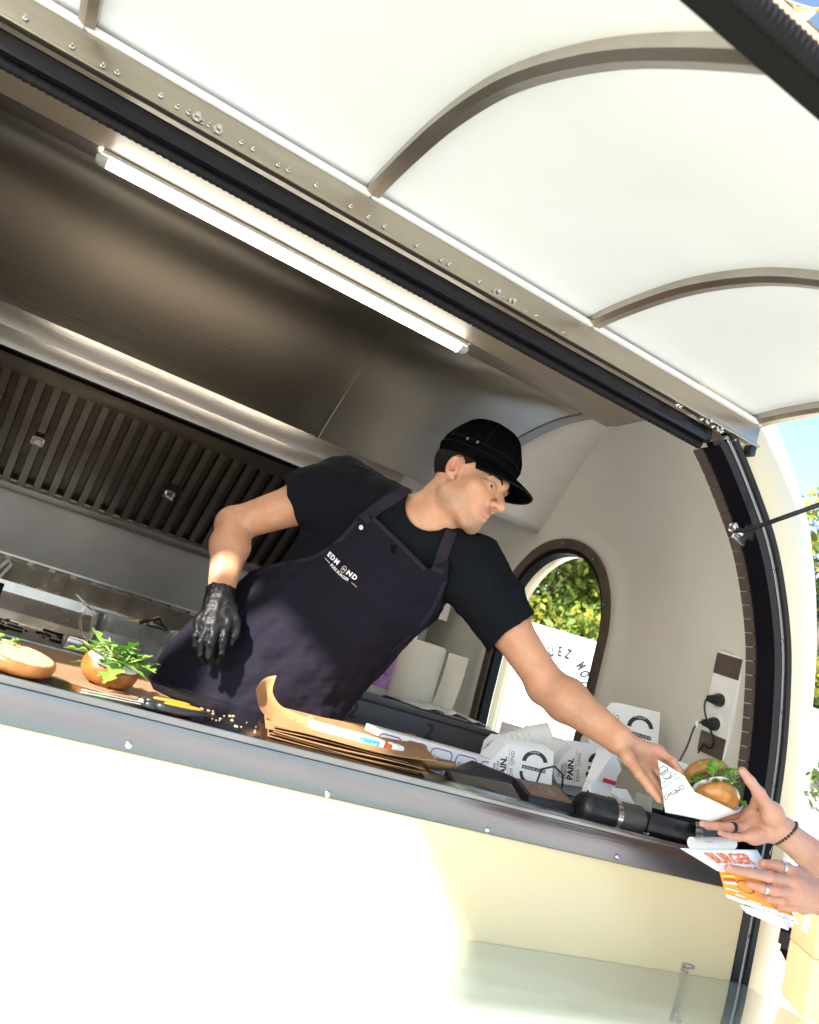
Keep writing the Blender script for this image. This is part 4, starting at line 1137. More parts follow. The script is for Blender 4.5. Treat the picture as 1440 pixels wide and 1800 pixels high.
# speaker / printer cylinder with silver ring and handwritten note
cy = empty('receipt_printer', atz(1070, 1440, ZC), 'black rounded receipt printer with a silver ring and taped note', 'printer')
a_, b_ = at(1016, 1416, 1.39), at(1124, 1442, 1.375); cdv = unit(b_ - a_); lc = np.linalg.norm(b_ - a_)
MB().lathe([(.0001, 0), (.022, .0), (.031, .008), (.033, .02), (.033, lc * .50), (.0335, lc * .50)], a_, cdv, 28).build('printer_body', M['black'], cy, smooth=True, angle=50)
MB().lathe([(.0001, lc * .501), (.0345, lc * .501), (.0345, lc * .58), (.0001, lc * .58)], a_, cdv, 28).build('silver_ring', M['steel_pol'], cy, smooth=True, angle=50)
MB().lathe([(.0001, lc * .581), (.031, lc * .581), (.031, lc * .96), (.027, lc), (.0001, lc)], a_, cdv, 28).build('paper_drum', mat('charcoal_plastic', (.07, .065, .062), .4), cy, smooth=True, angle=50)
q = [at(1075, 1384, 1.46), at(1102, 1388, 1.46), at(1120, 1420, 1.42), at(1078, 1408, 1.42)]
MB().prism(q, (0, .001, -.001)).build('note', M['paper'], cy)
ux_ = unit(q[2] - q[3]); uy_ = unit(np.cross(np.cross(ux_, q[0] - q[3]), ux_))
write(MB(), 'EDMOND\n80 AU', q[3] + ux_ * .004 + uy_ * .012, ux_, uy_, .014, lift=.0012 if np.cross(ux_, uy_)[2] > 0 else -.0012).build('lettering', M['ink'], cy, fixn=False)
# crumpled paper and clip behind the printer
g = []
rng = np.random.default_rng(9)
for u in np.linspace(0, 1, 10):
    g.append([at(1030 + 62 * u + 6 * v, 1372 + 16 * u + 28 * v, 1.50 - .03 * v) + A3(0, 0, .008 * math.sin(6 * u + 3 * v)) for v in np.linspace(0, 1, 6)])
tag(MB().sheet(np.array(g), (0, .001, 0)).build('crumpled_receipt', M['paper'], smooth=True), 'crumpled white receipt paper behind the receipt printer', 'paper')
tag(MB().box(at(1075, 1376, 1.52) + A3(-.02, 0, -.004), at(1075, 1376, 1.52) + A3(.015, .01, .006)).build('red_clip', mat('red_plastic', (.45, .02, .04), .35), bevel=.002), 'small red clip behind the crumpled receipt', 'clip')
# black tray at the right end of the counter
tr_ = empty('black_tray', A3(1.47, 1.55, ZC), 'black open cash tray at the right end of the counter', 'tray')
x0, x1, y0, y1 = 1.385, 1.64, 1.345, 1.56
MB().box((x0, y0, ZC + .001), (x1, y1, ZC + .006)).build('tray_floor', M['blackmatte'], tr_)
for lo, hi in (((x0, y0, ZC + .0065), (x1, y0 + .006, ZC + .045)), ((x0, y1 - .006, ZC + .0065), (x1, y1, ZC + .040)), ((x0, y0 + .0065, ZC + .0065), (x0 + .006, y1 - .0065, ZC + .045)), ((x1 - .006, y0 + .0065, ZC + .0065), (x1, y1 - .0065, ZC + .05)), ((x0 + .10, y0 + .0065, ZC + .0065), (x0 + .104, y1 - .0065, ZC + .04))):
    MB().box(lo, hi).build('tray_side', M['black'], tr_, bevel=.001)
# clear acrylic edge
tag(MB().prism([at(1146, 1402, 1.40), at(1149, 1402, 1.40), at(1140, 1476, 1.335), at(1137, 1476, 1.335)], (0, .05, 0)).build('acrylic_divider', mat('acrylic_edge', (.35, .36, .30), .15), bevel=.0005), 'thin clear acrylic divider standing before the black tray', 'divider')
dk = empty('printed_menu_card', at(1238, 1470, 1.32), 'dark printed card under the hands at the counter end', 'card')
q = [at(1226, 1446, 1.335), at(1262, 1450, 1.335), at(1258, 1478, 1.325), at(1222, 1474, 1.325)]
MB().prism(q, (0, .002, 0)).build('card', mat('dark_card', (.05, .05, .045), .5), dk)
ux_ = unit(q[2] - q[3]); uy_ = unit(np.cross(np.cross(ux_, q[0] - q[3]), ux_))
write(MB(), 'SUR\nMVI\nSUR', q[3] + ux_ * .004 + uy_ * .026, ux_, uy_, .013, lift=.001, bold=.0003).build('lettering', mat('tan_print', (.45, .42, .33), .5), dk, fixn=False)
# white paper roll on the counter edge
pr_ = empty('receipt_roll', at(1255, 1482, 1.305), 'white receipt roll at the counter edge above the flyer', 'paper roll')
a_, b_ = at(1216, 1482, 1.27), at(1288, 1482, 1.27)
cdv = unit(b_ - a_); lc = np.linalg.norm(b_ - a_)
MB().lathe([(.0115, .001), (.0125, 0), (.0125, lc), (.0115, lc), (.004, lc - .001), (.004, .002)], a_, cdv, 24).build('roll', M['paper'], pr_, smooth=True, angle=40)
write(MB(), 'ooooo', a_ + cdv * .025 + A3(0, -.0118, .005), cdv, A3(0, -.3, 1), .008, lift=.0008).build('lettering', mat('grey_ink', (.35, .35, .35), .6), pr_, fixn=False)

# ------------------------------------------------------------------ socket plate with plugs and leads
def wallpt(px, py):
    """point on the inner end wall along the line of sight through a pixel"""
    r = RW @ np.array([px - CX, py - CY, FPX]); lo = .8
    for k in range(400):
        p = r / r[1] * lo
        if p[0] >= xend(p[1], p[2]) - .001 or lo > 3.2: return p
        lo += .004
pA, pB = wallpt(1290, 1158), wallpt(1256, 1322)
so = empty('socket_plate', (pA + pB) / 2, 'tall white socket plate with two black plugs on the end wall', 'power socket')
upv = unit(pA - pB); xin = -unit(np.cross(upv, A3(0, -1, 0))); xin = xin if xin[0] < 0 else -xin
sid = unit(np.cross(upv, xin)); sid = sid if sid[1] < 0 else -sid      # towards the viewer's right
hgt = np.linalg.norm(pA - pB)
oc = (pA + pB) / 2 + xin * .004
MB().obox(oc, upv * (hgt / 2 + .012), sid * .048, xin * .012).build('plate', M['white'], so, bevel=.008, seg=3)
MB().obox(oc + upv * (hgt / 2 - .022) + xin * .0105, upv * .028, sid * .042, xin * .004).build('blank_cover', M['brown'], so, bevel=.003)
MB().obox(oc - upv * (hgt / 2 - .018) + xin * .0105, upv * .028, sid * .042, xin * .004).build('blank_cover', M['brown'], so, bevel=.003)
for k, q in enumerate((.012, -.052)):
    c = oc + upv * q + xin * .0105
    MB().lathe([(.0001, .004), (.02, .004), (.021, 0), (.027, 0), (.027, .003), (.021, .0045), (.0001, .0045)], c, xin, 24).build('socket', M['white'], so, smooth=True, angle=40)
    pg_ = MB().tube([c + xin * .005, c + xin * .012, c + xin * .03, c + xin * .045 - sid * .004], [.018, .018, .012, .008], 14).build('plug', M['black'], so, smooth=True, angle=60)
    e0 = c + xin * .045 - sid * .004
    if k == 0: path = [e0, e0 + xin * .012 - upv * .01, e0 + xin * .01 - upv * .05 + sid * .012, oc - upv * .09 + xin * .02 + sid * .018, oc - upv * .115 + xin * .018 + sid * .01, oc - upv * .12 + xin * .02 - sid * .01, oc - upv * .10 + xin * .02 - sid * .02, oc - upv * .14 + xin * .02 - sid * .03]
    else: path = [e0, e0 + xin * .015, e0 + xin * .03 - upv * .02, e0 + xin * .034 - upv * .06, e0 + xin * .05 - upv * .10, e0 + xin * .07 - upv * .14]
    P_ = np.array(path); tt = np.linspace(0, len(P_) - 1, 40); P_ = np.stack([np.interp(tt, range(len(P_)), P_[:, i]) for i in range(3)], 1)
    for _ in range(12): P_[1:-1] = (P_[:-2] + P_[2:]) / 2 * .6 + P_[1:-1] * .4
    MB().tube(list(P_), .0026, 6).build('lead', M['black'], so, smooth=True)
    if k == 1:
        MB().obox(P_[10] + xin * .002, upv * .009, sid * .004, xin * .003).build('white_clip', M['white'], so, bevel=.001)
# ------------------------------------------------------------------ smooth-blend body modeller (distance field + surface nets)
class Leaf:
    def __init__(s, fn): s.fn = fn
    def ev(s, P, c=None, rad=None):
        if c is not None and s.fn(c[None])[0] > rad + .045: return None
        return s.fn(P)
def smin(a, b, k):
    if k <= 0: return np.minimum(a, b)
    h = np.maximum(k - np.abs(a - b), 0)
    return np.minimum(a, b) - h * h * (.25 / k)
class U:
    def __init__(s, k, *kids): s.k = k; s.kids = list(kids)
    def ev(s, P, c=None, rad=None):
        d = None
        for q in s.kids:
            e = q.ev(P, c, rad)
            if e is None: continue
            d = e if d is None else smin(d, e, s.k)
        return d
class Sub:
    def __init__(s, k, a, *subs): s.k = k; s.a = a; s.subs = subs
    def ev(s, P, c=None, rad=None):
        d = s.a.ev(P, c, rad)
        if d is None: return None
        for q in s.subs:
            e = q.ev(P, c, rad)
            if e is not None: d = -smin(-d, e, s.k)
        return d
class Cut:
    """keep the side of the plane where (p-o).n < 0"""
    def __init__(s, a, *planes, k=.0): s.a = a; s.pl = [(np.asarray(o, float), unit(n)) for o, n in planes]; s.k = k
    def ev(s, P, c=None, rad=None):
        d = s.a.ev(P, c, rad)
        if d is None: return None
        for o, n in s.pl: d = -smin(-d, -((P - o.astype(np.float32)) @ n.astype(np.float32)), s.k)
        return d
class Warp:
    def __init__(s, a, fn): s.a = a; s.fn = fn
    def ev(s, P, c=None, rad=None):
        d = s.a.ev(P, c, rad)
        return None if d is None else s.fn(P, d)
def cap(a, b, ra, rb=None):
    a = np.asarray(a, np.float32); b = np.asarray(b, np.float32); rb = ra if rb is None else rb; ba = b - a; L2 = max(ba @ ba, 1e-9)
    def fn(P):
        pa = P - a; t = np.clip(pa @ ba / L2, 0, 1)
        r = pa - t[:, None] * ba
        return np.sqrt(np.einsum('ij,ij->i', r, r)) - (ra + (rb - ra) * t)
    return Leaf(fn)
def ball(c, r): return cap(c, np.asarray(c, float) + 1e-4, r)
def ell(c, axes, rad):
    c = np.asarray(c, np.float32); Q = np.asarray(axes, np.float32); rad = np.asarray(rad, np.float32)
    def fn(P):
        q = (P - c) @ Q.T
        a_ = q / rad; b_ = a_ / rad; k0 = np.sqrt(np.einsum('ij,ij->i', a_, a_)); k1 = np.sqrt(np.einsum('ij,ij->i', b_, b_))
        return k0 * (k0 - 1) / np.maximum(k1, 1e-6)
    return Leaf(fn)
def ecap(a, b, side, wa, wb):
    """tapering limb of oval section: wa/wb = (half width along side, half depth)"""
    a = np.asarray(a, np.float32); b = np.asarray(b, np.float32); ba = b - a; L2 = ba @ ba; ax = unit(ba)
    sd = np.asarray(side, float); sd = unit(sd - ax * (sd @ ax)); fr = np.cross(ax, sd).astype(np.float32); sd = sd.astype(np.float32); ax = ax.astype(np.float32)
    def fn(P):
        pa = P - a; t = np.clip(pa @ ba / L2, 0, 1)
        r = pa - t[:, None] * ba
        W = wa[0] + (wb[0] - wa[0]) * t; D = wa[1] + (wb[1] - wa[1]) * t; m = np.minimum(W, D)
        q = np.sqrt((r @ sd / W) ** 2 + (r @ fr / D) ** 2 + (r @ ax / m) ** 2)
        return (q - 1) * m
    return Leaf(fn)
def chain(pts, rads, k=.004):
    return U(k, *[cap(pts[i], pts[i + 1], rads[i], rads[i + 1]) for i in range(len(pts) - 1)])
def surf(node, lo, hi, h, n=24):
    lo = np.asarray(lo, float); hi = np.asarray(hi, float)
    nb = np.ceil((hi - lo) / (h * n)).astype(int)
    rad = h * (n + 2) * math.sqrt(3) / 2
    ids = np.arange(-1, n + 1)
    gx, gy, gz = np.meshgrid(ids, ids, ids, indexing='ij')
    base = np.stack([gx, gy, gz], -1).reshape(-1, 3)
    NC = (nb * n + 4).astype(np.int64)
    vid = lambda C: ((C[:, 0] + 1) * NC[1] + C[:, 1] + 1) * NC[2] + C[:, 2] + 1
    keys, pos, quads = [], [], []
    m = n + 2
    corner = [(i, j, k) for i in (0, 1) for j in (0, 1) for k in (0, 1)]
    edges = [(a, b) for a in range(8) for b in range(a + 1, 8) if sum(abs(corner[a][q] - corner[b][q]) for q in range(3)) == 1]
    cr = np.array(corner, float)
    allb = np.stack(np.meshgrid(*[np.arange(q) for q in nb], indexing='ij'), -1).reshape(-1, 3) * n
    dc = node.ev(lo + (allb + n / 2 - .5) * h)
    for o in allb[np.abs(dc) < rad * 1.15 + .008]:
        if 1:
            if 1:
                c = lo + (o + n / 2 - .5) * h
                P = (lo + (base + o) * h).astype(np.float32)
                d = node.ev(P, c, rad)
                if d is None: continue
                D = d.reshape(m, m, m).astype(np.float32); Sg = D < 0
                if Sg.all() or not Sg.any(): continue
                cs = np.stack([D[i:m - 1 + i, j:m - 1 + j, k:m - 1 + k] for i, j, k in corner], -1)
                sg = cs < 0; act = sg.any(-1) & ~sg.all(-1)
                ci = np.argwhere(act); v = cs[act]
                acc = np.zeros((len(ci), 3)); cnt = np.zeros(len(ci))
                for a, b in edges:
                    x = (v[:, a] < 0) != (v[:, b] < 0)
                    t = v[x, a] / (v[x, a] - v[x, b])
                    acc[x] += cr[a] + t[:, None] * (cr[b] - cr[a]); cnt[x] += 1
                g = ci - 1 + o
                keys.append(vid(g)); pos.append(lo + (g + acc / cnt[:, None]) * h)
                for ax in range(3):
                    s0 = [slice(1, m - 1)] * 3; s1 = list(s0); s1[ax] = slice(2, m)
                    A = Sg[tuple(s0)]; B = Sg[tuple(s1)]
                    e = np.argwhere(A != B)
                    if not len(e): continue
                    flip = A[tuple(e.T)]
                    g = e + o
                    u, w_ = (ax + 1) % 3, (ax + 2) % 3
                    du = np.zeros(3, int); du[u] = 1; dw = np.zeros(3, int); dw[w_] = 1
                    q = np.stack([vid(g - du - dw), vid(g - dw), vid(g), vid(g - du)], 1)
                    q[~flip] = q[~flip][:, ::-1]
                    quads.append(q)
    keys = np.concatenate(keys); pos = np.vstack(pos); quads = np.vstack(quads)
    uq, first = np.unique(keys, return_index=True)
    V = pos[first]; ix = np.searchsorted(uq, quads); ix = np.clip(ix, 0, len(uq) - 1)
    ok = (uq[ix] == quads).all(1)
    return V, ix[ok]
def surf_mesh(name, VF, m, parent=None, colors=None, relax=1):
    V, F = VF
    # keep the largest connected piece
    lab = np.arange(len(V))
    for _ in range(200):
        old = lab.copy(); r_ = lab[F]; m_ = r_.min(1)
        for a in range(4): np.minimum.at(lab, r_[:, a], m_)
        for _k in range(6): lab = lab[lab]
        if (lab == old).all(): break
    big = np.bincount(lab).argmax(); kv = lab == big
    if not kv.all():
        F = F[kv[F[:, 0]]]; ren = np.cumsum(kv) - 1; V = V[kv]; F = ren[F]
    # light relaxation
    for _ in range(relax):
        acc = np.zeros_like(V); cnt = np.zeros(len(V))
        for a, b in ((0, 1), (1, 2), (2, 3), (3, 0)):
            np.add.at(acc, F[:, a], V[F[:, b]]); np.add.at(cnt, F[:, a], 1)
            np.add.at(acc, F[:, b], V[F[:, a]]); np.add.at(cnt, F[:, b], 1)
        V = V * .5 + acc / np.maximum(cnt, 1)[:, None] * .5
    lo, hi = V.min(0), V.max(0); c = np.array([(lo[0] + hi[0]) / 2, (lo[1] + hi[1]) / 2, lo[2]])
    me = bpy.data.meshes.new(name)
    me.vertices.add(len(V)); me.vertices.foreach_set('co', (V - c).astype(np.float32).ravel())
    me.loops.add(len(F) * 4); me.loops.foreach_set('vertex_index', F.astype(np.int32).ravel())
    me.polygons.add(len(F)); me.polygons.foreach_set('loop_start', np.arange(0, len(F) * 4, 4, dtype=np.int32))
    me.polygons.foreach_set('use_smooth', np.ones(len(F), bool))
    me.update(calc_edges=True); me.validate()
    me.materials.append(m)
    if colors is not None:
        a = me.color_attributes.new('tint', 'FLOAT_COLOR', 'POINT')
        C = np.ones((len(V), 4), np.float32); C[:, :3] = colors(V)
        a.data.foreach_set('color', C.ravel())
    return place(name, me, c, parent)
def folds(seed, amp, lmin, lmax, n=7, direction=None):
    """cloth folds: warped plane waves added to a distance"""
    rng = np.random.default_rng(seed); W = []
    for _ in range(n):
        d = rng.normal(size=3)
        if direction is not None: d = d * .5 + np.asarray(direction) * rng.choice([-1, 1]) * 1.2
        W.append(((unit(d) * 2 * PI / rng.uniform(lmin, lmax)).astype(np.float32), np.float32(rng.uniform(0, 6.28)), (rng.normal(size=3) * 9).astype(np.float32), np.float32(rng.uniform(0, 6.28))))
    def f(P):
        s = 0
        for k, ph, k2, p2 in W:
            q = np.sin(P @ k + ph + np.float32(1.3) * np.sin(P @ k2 + p2)); s = s + q * q * q
        return np.float32(amp / math.sqrt(n)) * s
    return f
def hand(w, fore, J, k_palm=.010, r0=.0092, palm_r=.0125, fill=None, knuckle=1.0):
    """w wrist, fore a point up the forearm; J: dict finger -> [mcp, pip, dip, tip]; thumb -> [cmc, mcp, ip, tip]"""
    fing = []; pal = []
    sc = dict(index=1.0, middle=1.03, ring=.97, pinky=.86, thumb=1.14)
    for n_, p in J.items():
        s = sc[n_] * r0
        rad = [s * 1.02, s * .93, s * .84, s * .74]
        if n_ == 'thumb': rad = [s * 1.25, s * 1.05, s * .97, s * .78]
        ch = chain(p, rad, .003)
        ch.kids += [ball(p[1], s * .99 * knuckle), ball(p[2], s * .90 * knuckle)]
        fing.append(ch)
        pal.append(cap(w + (p[0] - w) * .12, p[0], palm_r * 1.18, palm_r * (.98 if n_ != 'thumb' else 1.1)))
    ks = [k for k in ('index', 'middle', 'ring', 'pinky') if k in J]
    for a, b in zip(ks[:-1], ks[1:]):
        pal.append(cap(J[a][0] * .92 + w * .08, J[b][0] * .92 + w * .08, palm_r * .85))
    if fill is not None: pal.append(fill)
    return U(k_palm, U(.012, *pal), U(.0012, *fing))
# ------------------------------------------------------------------ the man serving
skinm = mat('skin', (.6, .37, .26), .47, sss=.12, attr='tint', noise=(45, .10), bump=(240, .12, .0012))
navy = mat('navy_apron_cloth', (.0078, .0064, .0135), .9, spec=.2, noise=(14, .14), bump=(420, .35, .0016))
shirtm = mat('black_cotton', (.0045, .0058, .0085), .9, spec=.15, noise=(10, .15), bump=(500, .25, .0012))
capm = mat('black_twill', (.0035, .0034, .0036), .95, spec=.0, noise=(60, .25), bump=(600, .35, .001))
hairm = mat('dark_brown_hair', (.010, .0065, .005), .7, spec=.2, bump=(260, .8, .003))
glovem = mat('black_nitrile', (.005, .005, .006), .5, spec=.35, bump=(90, .6, .004))
Fh = unit(A3(.475, -.845, -.25)); Uh = unit(A3(.16, 0, 1)); Uh = unit(Uh - Fh * (Uh @ Fh)); Sh = np.cross(Fh, Uh)   # Sh: his right, towards the viewer
Hc = at(828, 846, 1.64); HS = .965
def hl(s, f, u): return Hc + HS * (s * Sh + f * Fh + u * Uh)
AX = np.stack([Sh, Fh, Uh])
def he(c, r): return ell(hl(*c), AX, np.array(r) * HS)
def hcap(a, b, ra, rb=None): return cap(hl(*a), hl(*b), ra * HS, (ra if rb is None else rb) * HS)
Nb = at(752, 902, 1.71)
Rs, Ls = at(598, 862, 1.86), at(826, 998, 1.66)
Re, Rw = at(412, 922, 1.97), at(386, 1052, 1.84)
Le, Lw = at(962, 1205, 1.55), at(1088, 1300, 1.37)
Pv, Ch = at(436, 1208, 1.96), at(672, 985, 1.81)
both = lambda f: [f(1), f(-1)]
cran = he((0, -.018, .035), (.078, .100, .084))
head = U(.022, cran, he((0, .022, -.030), (.064, .070, .082)),
         he((0, .064, -.094), (.026, .022, .020)),
         *[hcap((q * .056, -.008, -.062), (q * .020, .064, -.100), .019, .016) for q in (1, -1)],
         *[he((q * .046, .054, -.022), (.024, .024, .020)) for q in (1, -1)])
head = U(.012, head, hcap((-.042, .074, .020), (0, .089, .024), .010, .011), hcap((.042, .074, .020), (0, .089, .024), .010, .011), he((0, .076, -.064), (.028, .020, .022)))
head = Sub(.012, head, *[ell(hl(q * .034, .104, .002), AX, np.array((.018, .022, .0125)) * HS) for q in (1, -1)])
nose = U(.008, hcap((0, .086, .012), (0, .113, -.026), .0075, .0100), hcap((0, .113, -.026), (0, .117, -.031), .0110, .0105), *[he((q * .0135, .1005, -.034), (.0085, .0115, .0085)) for q in (1, -1)])
head = U(.007, head, nose)
head = Sub(.002, head, *[he((q * .0085, .107, -.0425), (.0038, .0055, .0034)) for q in (1, -1)])
lids = []
for q in (1, -1):
    e = lambda t, z: (q * (.019 + .031 * t), .0865 - .016 * t * t, z)
    lids += [hcap(e(0, .0), e(.5, .0068), .0038), hcap(e(.5, .0068), e(1, .0012), .0038), hcap(e(0, -.001), e(.5, -.0062), .0032), hcap(e(.5, -.0062), e(1, -.001), .0032)]
head = U(.004, head, U(.002, *lids))
lips = U(.003, *[hcap((q * .023, .081, -.0685), (0, .0965, -.0635), .0042, .0055) for q in (1, -1)], *[hcap((q * .021, .080, -.0715), (0, .0945, -.0765), .0042, .0066) for q in (1, -1)])
head = U(.004, head, lips)
head = Sub(.0022, head, *[cap(hl(q * .027, .079, -.0685), hl(0, .102, -.0700), .0016 * HS) for q in (1, -1)])
ears = []
for q in (1, -1):
    c = hl(q * .0785, -.012, -.006); eU = unit(Uh - .18 * Fh); eF = unit(Fh * .93 + Uh * .17 - q * Sh * .33); eF = unit(eF - eU * (eF @ eU)); eS = np.cross(eU, eF)
    Q = np.stack([eS, eF, eU])
    ear = ell(c, Q, np.array((.0100, .0178, .0300)) * HS)
    ear = Sub(.003, ear, ell(c + q * Sh * .0085 + eU * .003 + eF * .002, Q, np.array((.0095, .0105, .0195)) * HS), ell(c + q * Sh * .004 - eU * .006 + eF * .006, Q, np.array((.010, .0060, .0080)) * HS))
    ear = U(.004, ear, cap(c + eU * .012 + eF * .006 + q * Sh * .003, c - eU * .006 + eF * .012 + q * Sh * .004, .0032), ball(c - eU * .026 + eF * .008, .007))
    ears.append(ear)
head = U(.006, head, *ears)
nk = U(.03, cap(hl(0, -.030, -.045), Nb - A3(0, 0, .03), .056, .066), cap(hl(.03, .01, -.09), Nb + unit(Ls - Nb) * .05 + A3(0, -.03, -.02), .018, .02))
head = U(.018, head, nk)
tU = unit(Nb - Pv); tS = unit((Rs - Ls) - tU * ((Rs - Ls) @ tU)); tF = np.cross(tU, tS); tF = tF if tF[1] < 0 else -tF
torso_core = U(.05, ecap(Ch, Nb - tU * .06, tS, (.10, .05), (.10, .06)), cap(Rs, Ls, .045), cap(Nb - tU * .05, Rs, .045), cap(Nb - tU * .05, Ls, .045))
armR = U(.02, cap(Rs, Rs + (Re - Rs) * .35, .056, .053), cap(Rs + (Re - Rs) * .35, Re, .053, .041), ecap(Re, Re + (Rw - Re) * .3, tS, (.042, .043), (.046, .041)), ecap(Re + (Rw - Re) * .3, Rw, tS, (.046, .041), (.028, .024)), ball(Re + A3(-.006, .012, 0), .034))
fa = Le + (Lw - Le) * .28
armL = U(.02, cap(Ls, Ls + (Le - Ls) * .5, .056, .050), cap(Ls + (Le - Ls) * .5, Le, .050, .043), ecap(Le, fa, A3(0, 0, 1), (.043, .045), (.049, .045)), ecap(fa, Lw, A3(0, 0, 1), (.049, .045), (.032, .025)), ball(Le + A3(.0, .012, -.006), .036))
JL = dict(thumb=[at(1104, 1332, 1.33), at(1124, 1360, 1.292), at(1143, 1384, 1.265), at(1159, 1405, 1.245)],
          index=[at(1160, 1322, 1.335), at(1184, 1338, 1.300), at(1196, 1358, 1.285), at(1202, 1376, 1.275)],
          middle=[at(1153, 1331, 1.350), at(1180, 1355, 1.325), at(1190, 1378, 1.305), at(1194, 1396, 1.290)],
          ring=[at(1143, 1340, 1.357), at(1168, 1370, 1.335), at(1176, 1392, 1.315), at(1180, 1408, 1.300)],
          pinky=[at(1131, 1346, 1.358), at(1152, 1376, 1.340), at(1160, 1395, 1.322), at(1166, 1408, 1.308)])
handL = hand(Lw, Le, JL, r0=.0092, palm_r=.0135, fill=cap(Lw, (JL['index'][0] + JL['ring'][0]) / 2, .023, .015))
body = U(.02, U(.03, torso_core, head, armR), U(.014, armL, handL))
BASE = A3(.58, .305, .175)
def add_skin_detail(m):
    # mottled redness everywhere, stubble specks where the 'stub' mask asks for them
    N = m.node_tree.nodes; L = m.node_tree.links; b = N['Principled BSDF']
    src = b.inputs['Base Color'].links[0].from_socket
    geo = N.new('ShaderNodeNewGeometry')
    t = N.new('ShaderNodeTexNoise'); t.inputs['Scale'].default_value = 26; t.inputs['Detail'].default_value = 5; L.new(geo.outputs['Position'], t.inputs['Vector'])
    mr = N.new('ShaderNodeMapRange'); mr.inputs[1].default_value = .42; mr.inputs[2].default_value = .68; mr.inputs[3].default_value = 0; mr.inputs[4].default_value = .55
    L.new(t.outputs[0], mr.inputs[0])
    mx = N.new('ShaderNodeMix'); mx.data_type = 'RGBA'; mx.blend_type = 'MULTIPLY'; mx.inputs[7].default_value = (1.0, .78, .70, 1)
    L.new(mr.outputs[0], mx.inputs[0]); L.new(src, mx.inputs[6])
    t2 = N.new('ShaderNodeTexNoise'); t2.inputs['Scale'].default_value = 520; t2.inputs['Detail'].default_value = 2; L.new(geo.outputs['Position'], t2.inputs['Vector'])
    m2 = N.new('ShaderNodeMapRange'); m2.inputs[1].default_value = .48; m2.inputs[2].default_value = .62; L.new(t2.outputs[0], m2.inputs[0])
    at_ = N.new('ShaderNodeAttribute'); at_.attribute_name = 'stub'
    mu = N.new('ShaderNodeMath'); mu.operation = 'MULTIPLY'; L.new(m2.outputs[0], mu.inputs[0]); L.new(at_.outputs['Fac'], mu.inputs[1])
    m3 = N.new('ShaderNodeMix'); m3.data_type = 'RGBA'; m3.inputs[7].default_value = (.16, .10, .075, 1)
    L.new(mu.outputs[0], m3.inputs[0]); L.new(mx.outputs[2], m3.inputs[6])
    L.new(m3.outputs[2], b.inputs['Base Color'])
add_skin_detail(skinm)
def skin_cols(V):
    C = np.tile(BASE, (len(V), 1))
    L = ((V - Hc) / HS) @ AX.T
    s, f, u = L.T
    def blot(c, r, col, a):
        d = np.linalg.norm((L - np.array(c)) / np.array(r), axis=1); w_ = a * np.exp(-d ** 2 * 1.2)
        C[:] = C * (1 - w_[:, None]) + np.array(col) * w_[:, None]
    stub = A3(.40, .27, .21)
    for q in (1, -1):
        blot((q * .05, .01, -.075), (.03, .05, .03), stub, .6)
        blot((q * .079, -.012, -.004), (.016, .028, .036), (.62, .28, .19), .75)
        blot((q * .045, .06, -.025), (.025, .03, .022), (.64, .33, .23), .5)
        blot((q * .034, .09, .002), (.022, .02, .013), (.42, .23, .17), .5)
    blot((0, .07, -.10), (.045, .035, .035), stub, .7)
    blot((0, .10, -.052), (.026, .02, .009), stub, .45)
    blot((0, .115, -.03), (.018, .02, .014), (.64, .31, .22), .6)
    lipm = (np.exp(-(((u + .0685) / .0105) ** 2) ** 2) * np.exp(-((s / .026) ** 2) ** 3) * (f > .074))
    C[:] = C * (1 - .75 * lipm[:, None]) + A3(.52, .20, .17) * .75 * lipm[:, None]
    # redder hands and elbows
    for p, r in ((JL['index'][0], .05), (JL['pinky'][1], .06), (Le, .06), (Re, .06), (JL['thumb'][3], .03)):
        w_ = .45 * np.exp(-((np.linalg.norm(V - p, axis=1) / r) ** 2))
        C[:] = C * (1 - w_[:, None]) + A3(.60, .29, .21) * w_[:, None]
    return C
MAN = empty('person', A3(Pv[0], 2.0, -1.149), 'man in black cap, black t-shirt and navy apron leaning out to hand over a burger', 'person')
VF = surf(body, (.25, 1.10, -.30), (1.60, 2.20, .80), .0022)
bodyo = surf_mesh('body', VF, skinm, MAN, skin_cols, relax=1)
me = bodyo.data
Vb = np.zeros(len(me.vertices) * 3, np.float32); me.vertices.foreach_get('co', Vb); Vb = Vb.reshape(-1, 3) + WLOC[bodyo]
Lb = ((Vb - Hc) / HS) @ AX.T
st_ = np.zeros(len(Vb))
for c, r, a in (((.05, .01, -.085), (.03, .055, .035), .8), ((-.05, .01, -.085), (.03, .055, .035), .8), ((0, .07, -.105), (.05, .04, .03), 1), ((0, .098, -.052), (.03, .02, .009), .8), ((.06, .02, -.03), (.02, .02, .03), .6)):
    st_ = np.maximum(st_, a * np.exp(-np.linalg.norm((Lb - np.array(c)) / np.array(r), axis=1) ** 2))
# arm hair on the forearms
for a, b in ((Re, Rw), (Le, Lw)):
    t = np.clip((Vb - a) @ (b - a) / ((b - a) @ (b - a)), 0, 1); dd = np.linalg.norm(Vb - a - t[:, None] * (b - a), axis=1)
    st_ = np.maximum(st_, .34 * (dd < .07) * np.sin(PI * t) ** 1.4)
at0 = me.attributes.new('stub', 'FLOAT', 'POINT'); at0.data.foreach_set('value', st_.astype(np.float32))
